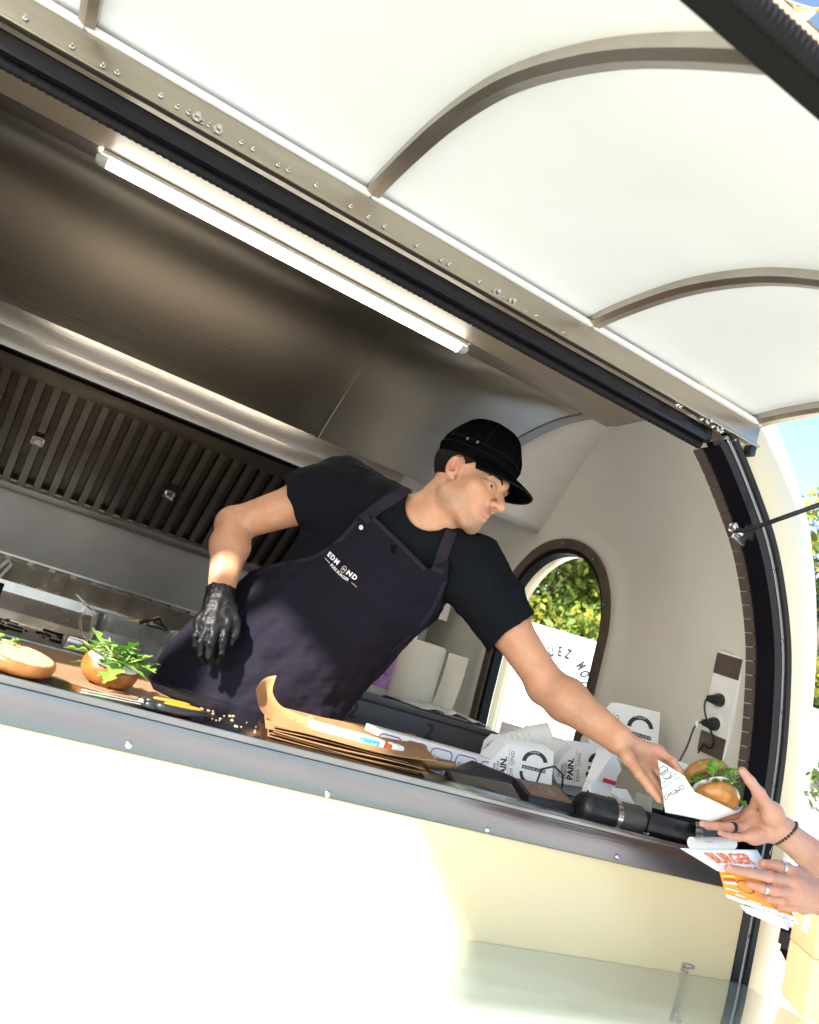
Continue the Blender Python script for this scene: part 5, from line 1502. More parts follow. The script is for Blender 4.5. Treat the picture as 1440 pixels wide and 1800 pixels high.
# eyes and brows
eyem = mat('eye_white', (.42, .39, .36), .2); iris = mat('iris', (.045, .028, .018), .1)
for q in (1, -1):
    c = hl(q * .0335, .0715, .001)
    look = unit(Fh * 1 + Sh * -.08 - Uh * .22)
    MB().lathe([(.0125 * HS * math.sin(a), -.0125 * HS * math.cos(a)) for a in np.linspace(.02, PI - .02, 16)], c, look, 20).build('eye', eyem, MAN, smooth=True)
    MB().lathe([(.0070 * HS * t, .0125 * HS * math.cos(math.asin(.0070 / .0125 * t)) + .0005) for t in (1, .8, .5, .2, .01)], c, look, 18).build('iris', iris, MAN, smooth=True)
    MB().tube([hl(q * .014, .0945, .0185), hl(q * .028, .0945, .0245), hl(q * .042, .0855, .0245), hl(q * .054, .072, .0165)], [.0018, .0026, .0026, .0012], 8).build('eyebrow', hairm, MAN, smooth=True)
# hair under the cap
hr = ell(hl(0, -.019, .034), AX, np.array((.0825, .1045, .088)) * HS)
hr = Warp(hr, lambda P, d: d + .0016 * np.sin(P @ (Uh * 900) + 3 * np.sin(P @ (Fh * 260))) + .001 * np.sin(P @ (Fh * 1400 + Uh * 500)))
hr = U(.004, hr, hcap((.071, .030, -.008), (.0745, .028, .012), .0045, .006), hcap((-.071, .030, -.008), (-.0745, .028, .012), .0045, .006))
hr = Cut(hr, (hl(0, .048, .02), unit(Fh + .55 * Uh * -1)), (hl(0, 0, .05), Uh), (hl(0, -.055, -.045), -Uh * .75 + Fh * .66))
hr = Sub(.003, hr, *[ell(hl(q * .080, -.010, -.008), AX, np.array((.02, .026, .036)) * HS) for q in (1, -1)], *[he((q * .06, .055, -.035), (.05, .048, .045)) for q in (1, -1)])
hairo = surf_mesh('hair', surf(hr, Hc - .16, Hc + .16, .0024), hairm, MAN)
# short strands that break up the hairline
hv = np.zeros(len(hairo.data.vertices) * 3, np.float32); hairo.data.vertices.foreach_get('co', hv); hv = hv.reshape(-1, 3) + WLOC[hairo]
rng = np.random.default_rng(2); pick = hv[rng.integers(0, len(hv), 2600)]
lq = ((pick - Hc) / HS) @ AX.T
pick = pick[(lq[:, 2] < .045) & (np.abs(lq[:, 0]) > .03)]
n0 = pick - hl(0, -.02, .03); n0 /= np.linalg.norm(n0, axis=1)[:, None]
gd = -Uh * 1.0 - Fh * .35 + rng.normal(size=(len(pick), 3)) * .28
gd = gd - n0 * np.sum(gd * n0, 1)[:, None] * .9; gd /= np.linalg.norm(gd, axis=1)[:, None]
tip = pick + gd * rng.uniform(.007, .014, (len(pick), 1)) + n0 * .0012
sd_ = np.cross(gd, n0) * .0005
Vh = np.stack([pick - sd_ + n0 * .0006, pick + sd_ + n0 * .0006, tip], 1).reshape(-1, 3)
mb = MB(); mb.add(Vh, np.arange(len(Vh)).reshape(-1, 3)); o = mb.build('hair_strands', hairm, hairo, fixn=False); tag(o, kind='stuff')
# cap: crown, band, visor
tilt = unit(Uh - .03 * Fh)
cS = Sh; cF = unit(Fh - tilt * (Fh @ tilt)); CQ = np.stack([cS, cF, tilt])
cc_ = Hc + HS * (-.014 * Fh + .056 * Uh)
crown = U(.02, ell(cc_ + tilt * .010, CQ, (.084, .102, .056)), ecap(cc_ - tilt * .014, cc_ + tilt * .024, cS, (.0868, .106), (.082, .099)))
crown = Cut(crown, (cc_ - tilt * .024 , -tilt - cF * .0), k=.004)
crown = Warp(crown, lambda P, d: d + .0011 * np.sin((P - cc_) @ tilt * 260) * ((P - cc_) @ tilt < .012) + .0012 * np.sin((P - cc_) @ (cS * 90 + tilt * 60)))
hollow = ell(hl(0, -.018, .030), AX, np.array((.080, .101, .086)) * HS)
crown = Sub(.002, crown, Cut(hollow, (cc_ - tilt * .004, tilt)))
capo = surf_mesh('cap_crown', surf(crown, cc_ - .15, cc_ + .15, .0024), capm, MAN)
g = []
for a in np.linspace(-1.25, 1.25, 21):
    row = []
    for t in np.linspace(0, 1, 9):
        rr_ = A3(.083 * math.sin(a), .100 * math.cos(a))
        ext = .076 * (math.cos(a) ** .8 if math.cos(a) > 0 else 0) * t
        p = cc_ + cS * (rr_[0] * (1 + .06 * t)) + cF * (rr_[1] + ext) + tilt * (-.0165 - .020 * t * t - .012 * (rr_[0] / .083) ** 2 * t)
        row.append(p)
    g.append(row)
MB().sheet(np.array(g), tilt * .0045).build('cap_visor', capm, MAN, smooth=True, angle=60)
for t in (-.004, .026):
    p = cc_ + cS * .0 ; a0 = cS * .0885 + cF * (t + .006) + tilt * .012
    MB().lathe([(.0022, 0), (.0040, .0), (.0040, .0012), (.0022, .0012)], cc_ + a0 * 1.0, unit(cS), 14).build('eyelet', M['steel_pol'], MAN, smooth=True, angle=40)

# cap seams and stitching, laid on the crown
cme = capo.data; Vc = np.zeros(len(cme.vertices) * 3, np.float32); cme.vertices.foreach_get('co', Vc); Vc = Vc.reshape(-1, 3) + WLOC[capo]
Fc = [tuple(p.vertices) for p in cme.polygons]
bc_ = BVHTree.FromPolygons([tuple(v) for v in Vc], Fc)
seamm = mat('cap_seam', (.010, .0095, .010), .95, spec=.05)
def seam(dirs, r):
    pts = []
    for d in dirs:
        h = bc_.ray_cast(Vector(cc_ + unit(d) * .3), Vector(-unit(d)))
        if h[0] is not None: pts.append(np.array(h[0]) + unit(d) * r * .3)
    if len(pts) > 2: MB().tube(pts, r, 6).build('cap_seam', seamm, MAN, smooth=True)
for az in (.0, 1.05, -1.05, 2.2, -2.2):
    base_d = cS * math.sin(az) + cF * math.cos(az)
    seam([base_d * math.cos(e) + tilt * math.sin(e) for e in np.linspace(.12, 1.5, 14)], .0011)
for e in (.10, .30):
    seam([(cS * math.sin(a) + cF * math.cos(a)) * math.cos(e) + tilt * (math.sin(e) - .12) for a in np.linspace(-.4, 3.4, 36)], .0010)
MB().tube([np.array(g)[i][8] + tilt * .002 for i in range(21)], .0026, 6).build('visor_edge', seamm, MAN, smooth=True)
# t-shirt
slR, slL = Rs + (Re - Rs) * .44, Ls + (Le - Ls) * .55
fl = folds(4, .0036, .05, .13, 9)
torso = U(.06, ecap(Ch, Nb - tU * .075, tS, (.178, .112), (.115, .082)), ecap(Pv - tU * .02, Ch, tS, (.170, .118), (.178, .115)), cap(Rs, Ls, .066), cap(Nb - tU * .055, Rs, .062, .070), cap(Nb - tU * .055, Ls, .062, .068))
sleeves = [U(.03, cap(Rs, Rs + (Re - Rs) * .30, .076, .073), cap(Rs + (Re - Rs) * .25, slR + unit(Re - Rs) * .05, .070, .068)), U(.03, cap(Ls, Ls + (Le - Ls) * .30, .074, .074), cap(Ls + (Le - Ls) * .25, slL + unit(Le - Ls) * .05, .072, .074))]
sl = [Cut(sleeves[0], (slR, unit(Re - Rs))), Cut(sleeves[1], (slL, unit(Le - Ls) * .9 + A3(.0, -.1, .10)))]
shirt0 = U(.035, torso, *sl)
nkax = unit(hl(0, -.02, -.05) - Nb)
shirt = Warp(shirt0, lambda P, d: d + fl(P))
shirt = Sub(.003, shirt, cap(slR - unit(Re - Rs) * .03, slR + unit(Re - Rs) * .06, .058), cap(slL - unit(Le - Ls) * .03, slL + unit(Le - Ls) * .06, .060))
shirt = Sub(.004, shirt, cap(Nb + nkax * .004, Nb + nkax * .12, .074))
shirt = Sub(.006, shirt, cap(Nb - tF * -.05 + nkax * .018 , Nb + tF * .085 + nkax * .022, .060))
VFs = surf(shirt, (.25, 1.35, -.35), (1.35, 2.25, .62), .0042)
shirto = surf_mesh('t_shirt', VFs, shirtm, MAN, relax=2)

# trousers and shoes (behind the counter)
hipc = Pv - A3(0, 0, .04)
legs = []
for q in (1, -1):
    hp_ = hipc + tS * q * .09; kn = A3(hp_[0] - .03 + q * -.02, 2.02, -.62); an = A3(hp_[0] - .05 + q * -.05, 2.06, -1.08)
    legs += [cap(hp_, kn, .095, .068), cap(kn, an, .068, .052)]
trs = U(.05, ecap(hipc + A3(0, 0, .10), hipc - A3(0, 0, .06), tS, (.165, .115), (.175, .12)), *legs)
surf_mesh('trousers', surf(trs, (.2, 1.75, -1.2), (1.0, 2.3, .1), .010, 16), mat('dark_jeans', (.012, .013, .025), .85), MAN)
for q in (1, -1):
    an = A3(hipc[0] + tS[0] * q * .09 - .05 - q * .05, 2.0, -1.11)
    surf_mesh('shoe', surf(Cut(U(.02, ell(an, np.eye(3), (.045, .12, .05)), cap(an + A3(0, .05, 0), an + A3(0, .05, .08), .045)), (an - A3(0, 0, .038), A3(0, 0, -1))), an - .16, an + .16, .007, 16), M['black'], MAN)

# apron: a layer over shirt and hips, cut to the bib outline
skirt = U(.07, torso, ecap(Pv + tU * .06, Pv - A3(0, 0, .04), tS, (.166, .122), (.172, .125)), ecap(Pv - A3(.01, 0, .02), Pv - A3(.08, .02, .62), tS, (.172, .125), (.215, .145)))
yb_ = 1.70
outl = [(652, 905), (700, 945), (752, 1000), (790, 985), (786, 1020), (766, 1070), (735, 1112), (690, 1150), (650, 1200), (640, 1420), (420, 1700), (60, 1500), (240, 1210), (330, 1085), (420, 1005), (480, 988), (550, 978), (600, 945), (632, 906)]
def tp(p): return A3((p - Ch) @ tS, (p - Ch) @ tU)
# outline in the plane of the chest
PO = []
for px, py in outl:
    r = RW @ np.array([px - CX, py - CY, FPX]); cfr = Ch + tF * .125
    PO.append(tp(r * ((cfr @ tF) / (r @ tF))))
PO = np.array(PO)
def poly_sd(x, y):
    d = np.full(len(x), 9.0); ins = np.zeros(len(x), bool)
    n_ = len(PO)
    for i in range(n_):
        a, b = PO[i], PO[(i + 1) % n_]; e = b - a
        px_, py_ = x - a[0], y - a[1]; t = np.clip((px_ * e[0] + py_ * e[1]) / (e @ e), 0, 1)
        d = np.minimum(d, np.hypot(px_ - e[0] * t, py_ - e[1] * t))
        c1_ = (a[1] > y) != (b[1] > y)
        with np.errstate(divide='ignore', invalid='ignore'): xi = (b[0] - a[0]) * (y - a[1]) / (b[1] - a[1] + 1e-12) + a[0]
        ins ^= c1_ & (x < xi)
    return np.where(ins, -d, d)
fl2 = folds(11, .0052, .09, .22, 8, tS)
def apron_fn(P, d):
    q = d + fl2(P) * .6 + fl(P) - .0165
    lay = np.abs(q) - .0046
    pd = poly_sd((P - Ch) @ tS, (P - Ch) @ tU)
    fr = -((P - Ch) @ tF) - .02
    return np.maximum(np.maximum(lay, pd), fr)
apr = Warp(skirt, apron_fn)
VFa = surf(apr, (.15, 1.40, -.75), (1.20, 2.15, .45), .0036)
aprono = surf_mesh('apron', VFa, navy, MAN, relax=1)
def bvh_of(VF): return BVHTree.FromPolygons([tuple(v) for v in VF[0]], [tuple(int(i) for i in f) for f in VF[1]])
bs, ba_ = bvh_of(VFs), bvh_of(VFa)
def cast(px, py, trees):
    r = unit(RW @ np.array([px - CX, py - CY, FPX])); best = None
    for t in trees:
        h = t.ray_cast(Vector((0, 0, 0)), Vector(r))
        if h[0] is not None and (best is None or h[3] < best[2]): best = (np.array(h[0]), np.array(h[1]), h[3])
    return best
def ribbon(name, pxs, width, lift, m, trees=None):
    pts = []
    P_ = np.array(pxs, float); tt = np.linspace(0, len(P_) - 1, 18)
    for t in tt:
        h = cast(np.interp(t, range(len(P_)), P_[:, 0]), np.interp(t, range(len(P_)), P_[:, 1]), trees or (bs, ba_))
        if h: pts.append((h[0], h[1] if h[1] @ h[0] < 0 else -h[1]))
    C_ = np.array([p for p, n_ in pts]); N_ = np.array([n_ for p, n_ in pts])
    for _ in range(4): C_[1:-1] = (C_[:-2] + C_[2:] + 2 * C_[1:-1]) / 4; N_[1:-1] = (N_[:-2] + N_[2:] + 2 * N_[1:-1]) / 4
    T_ = np.gradient(C_, axis=0); g = []
    for c, n_, t in zip(C_, N_, T_):
        s = unit(np.cross(t, n_)); g.append([c + unit(n_) * lift + s * w_ * width for w_ in (-.5, -.25, 0, .25, .5)])
    return MB().sheet(np.array(g), -unit(N_.mean(0)) * .003).build(name, m, MAN, smooth=True, angle=60)
strapm = mat('apron_strap', (.020, .015, .025), .9, spec=.2, bump=(420, .35, .0016))
ribbon('strap', [(640, 914), (668, 892), (700, 872), (732, 851)], .030, .007, strapm)
ribbon('strap', [(768, 1004), (778, 975), (788, 945), (792, 935)], .028, .007, strapm)
hemm = mat('apron_hem', (.017, .0145, .027), .9, spec=.2)
for hem in ([(656, 912), (700, 953), (748, 1002)], [(628, 916), (600, 950), (552, 984), (482, 994), (424, 1012)], [(782, 1022), (762, 1070), (732, 1108), (688, 1146)]):
    ribbon('hem', hem, .010, .0015, hemm, (ba_,))
h = cast(636, 927, (ba_,))
if h:
    n_ = h[1] if h[1] @ h[0] < 0 else -h[1]
    MB().lathe([(.003, .001), (.0058, .001), (.0058, .0035), (.003, .0035)], h[0], n_, 16).build('rivet_eyelet', M['steel_pol'], MAN, smooth=True, angle=40)
# lettering on the bib
q0, q1, q2 = (cast(578, 972, (ba_,)), cast(634, 1022, (ba_,)), cast(568, 990, (ba_,)))
if q0 and q1:
    ux = unit(q1[0] - q0[0]); n_ = q0[1] + q1[1]; n_ = unit(n_ if n_ @ q0[0] < 0 else -n_); n_ = unit(n_ - ux * (n_ @ ux)); uy = np.cross(n_, ux)
    wd = np.linalg.norm(q1[0] - q0[0])
    mb = MB()
    write(mb, 'EDM', q0[0] - uy * .006, ux, uy, wd * .155, lift=0, bold=.0007, space=1.25)
    write(mb, 'ND', q0[0] - uy * .006 + ux * wd * .64, ux, uy, wd * .155, lift=0, bold=.0007, space=1.25)
    burger_mark(mb, q0[0] + ux * wd * .545 - uy * .001, ux, uy, wd * .062)
    write(mb, 'PURE BURGER', q0[0] - uy * .0185 + ux * wd * .22, ux, uy, wd * .088, lift=0, bold=.0002)
    for x0_, x1_ in ((.0, .18), (.86, 1.02)): flatpoly(mb, [(x0_ * wd, -.0155), (x1_ * wd, -.0155), (x1_ * wd, -.0145), (x0_ * wd, -.0145)], q0[0], ux, uy, 0)
    V = np.vstack(mb.v); out = []
    for v in V:
        hh = ba_.ray_cast(Vector(v + n_ * .06), Vector(-n_))
        out.append(np.array(hh[0]) + n_ * .0016 if hh[0] is not None else v)
    mb.v = [np.array(out)]
    mb.build('lettering', mat('white_thread', (.75, .73, .75), .7), MAN, fixn=False)
# glove on his right hand
JR = dict(thumb=[at(404, 1072, 1.815), at(415, 1092, 1.79), at(414, 1112, 1.785), at(406, 1130, 1.785)],
          index=[at(398, 1097, 1.785), at(392, 1128, 1.765), at(388, 1148, 1.768), at(381, 1164, 1.780)],
          middle=[at(381, 1101, 1.785), at(370, 1132, 1.755), at(368, 1152, 1.760), at(374, 1168, 1.775)],
          ring=[at(365, 1099, 1.795), at(354, 1129, 1.770), at(354, 1149, 1.775), at(361, 1164, 1.788)],
          pinky=[at(352, 1093, 1.810), at(344, 1118, 1.795), at(345, 1134, 1.798), at(351, 1147, 1.806)])
gl_ = hand(Rw, Re, JR, r0=.0104, palm_r=.0150, knuckle=.9, fill=cap(Rw, (JR['middle'][0] + JR['ring'][0]) / 2, .027, .020))
cuff = Cut(ecap(Rw - (Rw - Re) * .12, Rw + (Rw - Re) * .1, tS, (.036, .031), (.033, .029)), (Rw - (Rw - Re) * .10, -(Rw - Re)))
fl3 = folds(3, .0012, .008, .024, 9)
surf_mesh('glove', surf(Warp(U(.012, gl_, cuff), lambda P, d: d + fl3(P)), (.30, 1.70, -.20), (.60, 1.95, .15), .0022), glovem, MAN, relax=2)
# ------------------------------------------------------------------ the burger in its sleeve
yb0 = 1.225
SL = empty('burger_sleeve', at(1230, 1440, yb0), 'white printed paper sleeve held out between two hands', 'paper sleeve')
ptl, ptip, pbot, prt = at(1157, 1336, yb0 + .015), at(1166, 1425, yb0 - .005), at(1250, 1444, yb0 - .035), at(1313, 1412, yb0 - .005)
pmid, prm = at(1221, 1392, yb0 - .040), at(1298, 1428, yb0 - .045)
pback = [at(1185, 1340, yb0 + .07), at(1300, 1400, yb0 + .05)]
def panel(pts, nrm_sub=6, th=.0012):
    a, b, c, d = [np.asarray(p) for p in pts]
    g = np.array([[(a * (1 - u) + b * u) * (1 - v) + (d * (1 - u) + c * u) * v for u in np.linspace(0, 1, nrm_sub)] for v in np.linspace(0, 1, nrm_sub)])
    n_ = np.cross(b - a, d - a); return MB().sheet(g, unit(n_) * th)
MB().prism([ptl, at(1203, 1364, yb0 - .022), pmid, at(1170, 1428, yb0 - .012)], (.0004, .0012, 0)).build('printed_flap', M['paper'], SL)
panel([at(1170, 1428, yb0 - .012), pmid, prm, pbot]).build('front_panel', M['paper'], SL, smooth=True)
panel([pbot, prm, at(1313, 1412, yb0 - .01), at(1268, 1440, yb0 + .01)]).build('side_panel', M['paper'], SL, smooth=True)
panel([at(1170, 1428, yb0 - .010), pbot, at(1300, 1420, yb0 + .06), at(1200, 1400, yb0 + .07)]).build('base_panel', M['paper'], SL, smooth=True)
panel([at(1200, 1400, yb0 + .07), at(1300, 1425, yb0 + .065), at(1280, 1372, yb0 + .085), at(1188, 1336, yb0 + .085)]).build('back_panel', M['paper'], SL, smooth=True)
fx = unit(at(1203, 1400, yb0 - .022) - at(1166, 1412, yb0 - .008)); fyv = ptl - ptip; fy = unit(fyv - fx * (fyv @ fx))
fn = np.cross(fx, fy)
if fn @ ptl > 0: fn = -fn
def fpt(px, py):
    r = RW @ np.array([px - CX, py - CY, FPX]); A_, B_, C_ = ptl, pmid, at(1170, 1428, yb0 - .012)
    n_ = unit(np.cross(B_ - A_, C_ - A_)); return r * ((A_ @ n_) / (r @ n_)) - n_ * (.0012 if n_ @ r > 0 else -.0012)
mb = MB()
def write_px(body, p0, p1, size, **k):
    a, b = fpt(*p0), fpt(*p1); ux = unit(b - a); r = unit(a); n_ = unit(np.cross(pmid - ptl, at(1170, 1428, yb0 - .012) - ptl)); n_ = -n_ if n_ @ r > 0 else n_
    write(mb, body, a, ux, np.cross(n_, ux), size, lift=.0002, **k); return ux, np.cross(n_, ux)
write_px('FAIT MAISON', (1165, 1379), (1184, 1366), .0062)
write_px("JUSQU'AU PAIN", (1165, 1388), (1186, 1374), .0062)
ux, uy = write_px('EDM', (1165, 1411), (1203, 1385), .0125, space=1.1)
write_px('ND', (1190, 1395), (1203, 1386), .0125, space=1.1)
burger_mark(mb, fpt(1187.5, 1393), ux, uy, .0052)
burger_mark(mb, fpt(1168, 1357), ux, uy, .0105)
a, b = fpt(1163, 1398), fpt(1197, 1376); flatpoly(mb, [(0, 0), (np.linalg.norm(b - a), 0), (np.linalg.norm(b - a), .0006), (0, .0006)], a, b - a, uy, .0002)
mb.build('print', M['ink'], SL, fixn=False)
BG = empty('burger', at(1255, 1395, yb0 + .01), 'burger with golden bun and green salad inside the white sleeve', 'burger')
bax = unit(A3(-.10, -.62, -.62)); bc = at(1252, 1388, yb0 + .012)
pr = [(.045, .004), (.050, .010), (.050, .018), (.044, .030), (.030, .039), (.014, .0425), (.0001, .0435)]
MB().lathe([(.0001, .002)] + pr, bc + bax * .006, bax, 40, sx=1.0, sy=.94, wob=.01).build('front_bun', mat('glossy_bun', (.60, .25, .045), .28, noise=(22, .4), coat=.5, coat_r=.15, bump=(50, .15, .002)), BG, smooth=True)
MB().lathe([(.0001, -.002), (.045, -.002), (.0505, -.008), (.050, -.020), (.043, -.031), (.028, -.036), (.0001, -.037)], bc - bax * .016, bax, 40, wob=.01).build('back_bun', mat('dark_bun', (.42, .20, .05), .45, noise=(26, .5), bump=(60, .25, .003)), BG, smooth=True)
MB().lathe([(.0001, -.002), (.041, -.002), (.0435, .001), (.041, .004), (.0001, .004)], bc - bax * .001, bax, 40, wob=.05).build('sauce', cream_, BG, smooth=True)
MB().lathe([(.0001, -.006), (.043, -.006), (.046, .0), (.043, .005), (.0001, .005)], bc - bax * .010, bax, 40, wob=.04).build('patty', mat('patty', (.10, .05, .03), .6, noise=(80, .5), bump=(90, .8, .004)), BG, smooth=True)
bu = unit(np.cross(bax, A3(0, 0, 1))); bv = np.cross(bax, bu)
rng = np.random.default_rng(77)
for k in range(80):
    a = rng.uniform(0, 2 * PI); d = bu * math.cos(a) + bv * math.sin(a)
    if d[2] < -.35 and rng.random() < .7: continue
    d = unit(d + A3(.25, -.35, .15) * rng.uniform(0, 1)); d = unit(d - bax * (d @ bax))
    p = bc + d * rng.uniform(.022, .042) - bax * rng.uniform(-.004, .014)
    mb = MB(); leaf(mb, p - d * .012, d + rng.normal(size=3) * .35 - bax * .1, -bax, rng.uniform(.036, .056), rng.uniform(.008, .013), 500 + k, True, int(rng.random() < .4))
    mb.build('salad_leaf', greenm, BG, smooth=True)

# ------------------------------------------------------------------ the customer: one person, two arms reaching in from the right
skin2 = mat('customer_skin', (.6, .35, .26), .45, sss=.12, attr='tint', noise=(50, .12), bump=(240, .12, .0012))
add_skin_detail(skin2)
w1 = at(1377, 1462, 1.125); e1 = at(1545, 1605, 1.02)
w2 = at(1446, 1578, .985); e2 = at(1620, 1640, .90)
s1_, s2_ = A3(2.02, 1.22, -.14), A3(2.06, .84, -.14)
J1 = dict(thumb=[at(1358, 1428, 1.13), at(1334, 1394, 1.135), at(1319, 1373, 1.135), at(1305, 1355, 1.14)],
          index=[at(1322, 1428, 1.195), at(1290, 1438, 1.215), at(1268, 1442, 1.225), at(1250, 1446, 1.235)],
          middle=[at(1318, 1442, 1.190), at(1284, 1450, 1.205), at(1262, 1452, 1.215), at(1244, 1453, 1.222)],
          ring=[at(1316, 1456, 1.175), at(1282, 1454, 1.185), at(1258, 1452, 1.190), at(1234, 1448, 1.195)],
          pinky=[at(1324, 1472, 1.150), at(1298, 1472, 1.160), at(1282, 1470, 1.165), at(1266, 1464, 1.168)])
h1 = hand(w1, e1, J1, r0=.0094, palm_r=.0140, fill=cap(w1, (J1['index'][0] + J1['ring'][0]) / 2, .024, .019))
h1.kids[0].kids += [ell((J1['thumb'][0] + J1['thumb'][1]) / 2 * .6 + w1 * .4, np.eye(3), (.024, .02, .024)), cap(J1['thumb'][1], J1['index'][0], .010)]
J2 = dict(thumb=[at(1408, 1540, .985), at(1385, 1528, .975), at(1364, 1522, .972), at(1342, 1519, .975)],
          index=[at(1392, 1548, .965), at(1350, 1541, .950), at(1318, 1534, .948), at(1280, 1526, .955)],
          middle=[at(1396, 1566, .965), at(1362, 1565, .950), at(1338, 1560, .958), at(1318, 1554, .975)],
          ring=[at(1402, 1580, .972), at(1374, 1582, .962), at(1352, 1578, .975), at(1336, 1570, .992)],
          pinky=[at(1412, 1592, .982), at(1390, 1595, .976), at(1372, 1592, .988), at(1358, 1584, 1.0)])
h2 = hand(w2, e2, J2, r0=.0092, palm_r=.0140, fill=cap(w2, (J2['index'][0] + J2['ring'][0]) / 2, .026, .020))
arm1 = U(.02, ecap(w1, w1 + (e1 - w1) * .7, A3(0, .4, 1), (.028, .023), (.043, .040)), ecap(w1 + (e1 - w1) * .7, e1, A3(0, .4, 1), (.043, .040), (.042, .040)), cap(e1, s1_, .042, .055))
arm2 = U(.02, ecap(w2, w2 + (e2 - w2) * .7, A3(0, .4, 1), (.029, .024), (.044, .040)), ecap(w2 + (e2 - w2) * .7, e2, A3(0, .4, 1), (.044, .040), (.042, .040)), cap(e2, s2_, .042, .055))
tc_ = (s1_ + s2_) / 2
hd = tc_ + A3(-.06, 0, .27)
trunk_ = U(.05, cap(s1_, s2_, .05), cap(tc_, hd, .055, .05), ell(hd + A3(-.01, 0, .02), np.eye(3), (.098, .078, .115)), ell(hd + A3(-.07, 0, -.04), np.eye(3), (.035, .04, .05)), cap(hd + A3(-.10, 0, .02), hd + A3(-.125, 0, -.012), .008, .012))
cbody = U(.03, trunk_, U(.014, arm1, h1), U(.014, arm2, h2))
def cust_cols(V):
    C = np.tile(A3(.58, .315, .215), (len(V), 1))
    tanw = np.clip((1.06 - V[:, 1]) / .06, 0, 1)[:, None]
    C = C * (1 - tanw) + A3(.47, .235, .145) * tanw
    for J in (J1, J2):
        for n_, p in J.items():
            for i, a in ((3, .55), (1, .3), (0, .3)):
                w_ = a * np.exp(-((np.linalg.norm(V - p[i], axis=1) / .016) ** 2))
                C = C * (1 - w_[:, None]) + A3(.60, .25, .18) * w_[:, None]
    return C
CU = empty('person', A3(tc_[0], tc_[1], GZ), 'customer reaching in from the right with open palm and a flyer in the other hand', 'person')
surf_mesh('body', surf(cbody, (1.0, .55, -.85), (2.4, 1.55, .40), .0027), skin2, CU, cust_cols)
cm2 = mat('grey_marl', (.16, .16, .17), .9)
sh2 = U(.05, ecap(tc_ - A3(0, 0, .06), tc_ - A3(0, 0, .62), A3(0, 1, 0), (.20, .125), (.18, .12)), cap(s1_, s2_, .068), cap(s1_, s1_ + (e1 - s1_) * .45, .07, .064), cap(s2_, s2_ + (e2 - s2_) * .45, .07, .064))
flc = folds(31, .004, .06, .14, 7)
surf_mesh('t_shirt', surf(Warp(sh2, lambda P, d: d + flc(P)), (1.6, .5, -.95), (2.4, 1.55, .1), .008, 16), cm2, CU)
lg2 = []
for q in (-.1, .1):
    lg2 += [cap(A3(tc_[0], tc_[1] + q, -.72), A3(tc_[0] - .02, tc_[1] + q, -1.1), .095, .07), cap(A3(tc_[0] - .02, tc_[1] + q, -1.1), A3(tc_[0], tc_[1] + q, -1.46), .07, .055), ell(A3(tc_[0] - .06, tc_[1] + q, GZ + .045), np.eye(3), (.13, .048, .045))]
surf_mesh('trousers', surf(U(.04, ecap(tc_ - A3(0, 0, .5), tc_ - A3(0, 0, .62), A3(0, 1, 0), (.165, .115), (.17, .12)), *lg2), (1.7, .6, -1.56), (2.4, 1.45, -.5), .012, 16), mat('blue_jeans', (.03, .04, .08), .85), CU)
surf_mesh('hair', surf(Cut(ell(hd + A3(.005, 0, .035), np.eye(3), (.108, .088, .115)), (hd + A3(-.07, 0, .03), A3(-1, 0, -.8))), hd - .2, hd + .2, .007, 16), hairm, CU)
# bracelet, rings
bax1 = unit(w1 - e1); bs1 = unit(np.cross(bax1, A3(0, .4, 1))); bt1 = np.cross(bax1, bs1)
beadm = mat('dark_beads', (.03, .026, .024), .3)
wc = w1 - bax1 * .004
b0 = None
for k in range(26):
    a = 2 * PI * k / 26; p = wc + bs1 * math.cos(a) * .0285 + bt1 * math.sin(a) * .0315 + bax1 * .006 * math.sin(a)
    if b0 is None: b0 = MB().lathe([(.0004, -.0034), (.0028, -.002), (.0034, 0), (.0028, .002), (.0004, .0034)], p, bs1, 8).build('bead', beadm, CU, smooth=True); bp_ = p
    else: again(b0, 'bead', p - bp_, CU)
pcl = at(1358, 1488, 1.10)
MB().tube([pcl, pcl + A3(-.004, -.002, -.008), pcl + A3(-.007, -.002, -.013), pcl + A3(-.003, -.002, -.016)], .0009, 6).build('bracelet_tail', M['steel_dull'], CU, smooth=True)
def finger_ring(p, q, t, r, m, wd):
    c = p * (1 - t) + q * t; ax = unit(q - p)
    MB().lathe([(r - .0008, -wd), (r + .001, -wd), (r + .0013, 0), (r + .001, wd), (r - .0008, wd), (r - .0008, -wd)], c, ax, 24).build('ring', m, CU, smooth=True, angle=50)
finger_ring(J1['ring'][0], J1['ring'][1], .78, .0092, M['black'], .0036)
finger_ring(J2['thumb'][1], J2['thumb'][2], .60, .0108, M['steel_pol'], .0038)
finger_ring(J2['middle'][1], J2['middle'][2], .75, .0086, M['steel_pol'], .0026)
# nails
nailm = mat('fingernail', (.62, .40, .33), .3)
for J, n_, up_ in ((J1, 'thumb', A3(-.4, -.2, .9)), (J2, 'index', A3(-.1, -.6, .8)), (J2, 'thumb', A3(0, -.5, .86))):
    p, q = J[n_][2], J[n_][3]; ax = unit(q - p); up_ = unit(up_ - ax * (up_ @ ax)); sd2 = np.cross(ax, up_)
    rr_ = .0092 * (1.14 if n_ == 'thumb' else 1) * .78
    c = q + up_ * rr_ * .80 - ax * .001
    g = np.array([[c + ax * (.0055 * math.cos(a) * t) + sd2 * (.0046 * math.sin(a) * t) - up_ * .0018 * (t * math.sin(a)) ** 2 for a in np.linspace(0, 2 * PI, 17)] for t in (.02, .5, 1)])
    MB().sheet(g, up_ * .0008).build('fingernail', nailm, CU, smooth=True)

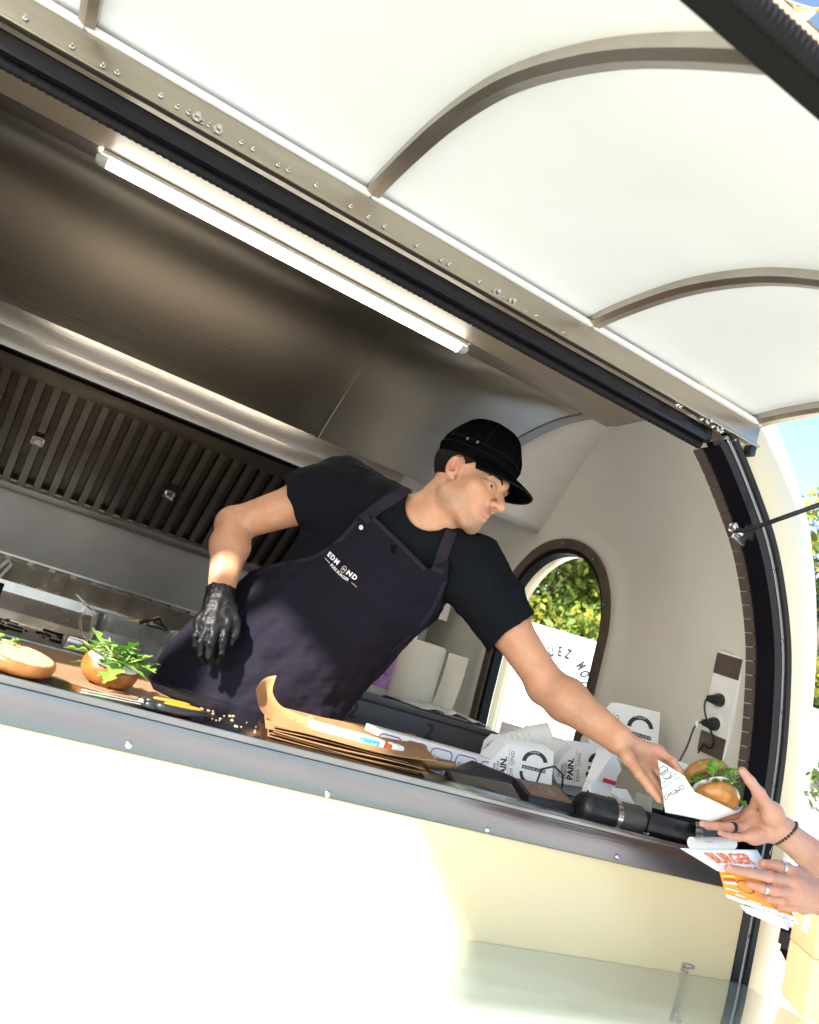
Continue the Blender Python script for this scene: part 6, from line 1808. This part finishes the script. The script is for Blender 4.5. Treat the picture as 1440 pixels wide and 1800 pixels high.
# ------------------------------------------------------------------ the flyer in the nearer hand
FY = empty('flyer', at(1320, 1600, .98), 'folded orange and white leaflet pinched between fingers', 'flyer')
yf = .985
c00, c10, c11, c01 = at(1196, 1491, yf + .02), at(1331, 1494, yf + .025), at(1356, 1536, yf + .006), at(1262, 1531, yf - .004)
d00, d10, d11, d01 = at(1264, 1528, yf - .002), at(1356, 1538, yf + .004), at(1404, 1625, yf + .01), at(1277, 1577, yf + .004)
ora = mat('orange_print', (.85, .28, .02), .5, noise=(12, .06))
def quadfn(a, b, c, d, n_lift):
    nn = unit(np.cross(b - a, d - a)); nn = -nn if nn @ a > 0 else nn
    return lambda u, v: (a * (1 - u) + b * u) * (1 - v) + (d * (1 - u) + c * u) * v + nn * n_lift, nn
f1, n1 = quadfn(c00, c10, c11, c01, 0)
panel([c00, c10, c11, c01], 8, .0006).build('top_leaf', M['paper'], FY, smooth=True)
def on_quad(mb, body, q, u0, v0, size, du=1.0, **k):
    f, nn = q; v, fc = text_geo(body, 1.0, **k)
    w_ = v[:, 0].max() - v[:, 0].min()
    mb.add([f(u0 + (p[0] - v[:, 0].min()) / w_ * du, v0 - p[1] * size) for p in v], fc); return mb
qa = quadfn(c00, c10, c11, c01, .0012)
on_quad(MB(), 'BURGER', qa, .20, .62, .62, .62, bold=.03).build('headline', mat('red_orange_print', (.85, .16, .02), .5), FY, fixn=False)
mb = MB(); on_quad(mb, 'CYCLE', qa, .45, .98, .30, .34, bold=.03); mb.build('headline', M['purple'], FY, fixn=False)
panel([d00, d10, d11, d01], 8, .0006).build('lower_leaf', ora, FY, smooth=True)
qb = quadfn(d00, d10, d11, d01, .0012)
def onb(pts, lift=None): return [qb[0](u, v) for u, v in pts]
mb = MB(); mb.add(onb([(0, .87), (1, .87), (1, 1), (0, 1)]), [(0, 1, 2, 3)]); mb.build('white_margin', M['paper'], FY, fixn=False)
qc = quadfn(d00, d10, d11, d01, .0018)
mb = MB(); on_quad(mb, 'CENTRE DU BOURG  13 NOVEMBRE, 18H', qc, .28, .975, .05, .66, bold=.02); mb.build('small_print', M['ink'], FY, fixn=False)
mb = MB()
for u0, v0, du in ((.02, .62, .18), (.14, .74, .14), (.30, .80, .20), (.52, .83, .22), (.78, .84, .2)):
    mb.add([qc[0](u0, v0), qc[0](u0 + du, v0), qc[0](u0 + du, v0 + .035), qc[0](u0, v0 + .035)], [(0, 1, 2, 3)])
mb.build('text_lines', M['white'], FY, fixn=False)
for cu, cv in ((.36, .42), (.80, .62)):
    mb = MB()
    g = np.array([[qc[0](cu + r * math.cos(a), cv + r * 1.25 * math.sin(a)) for a in np.linspace(0, 2 * PI, 25)] for r in (.125, .145)]); mb.sheet(g)
    mb.build('wheel_print', M['brown'], FY, fixn=False)
for v0, cname, cl in ((.18, 'yellow', (.85, .55, .05)), (.30, 'red', (.55, .06, .03)), (.40, 'pale', (.85, .75, .5))):
    mb = MB(); mb.add([qc[0](.02, v0), qc[0](.22, v0 - .06), qc[0](.24, v0 + .02), qc[0](.02, v0 + .07)], [(0, 1, 2, 3)]); mb.build('burger_print', mat(cname + '_print', cl, .5), FY, fixn=False)
panel([at(1300, 1590, yf + .012), at(1392, 1612, yf + .016), at(1386, 1636, yf + .016), at(1312, 1605, yf + .014)], 5, .0006).build('back_leaf', mat('lilac_paper', (.72, .68, .80), .6), FY, smooth=True)
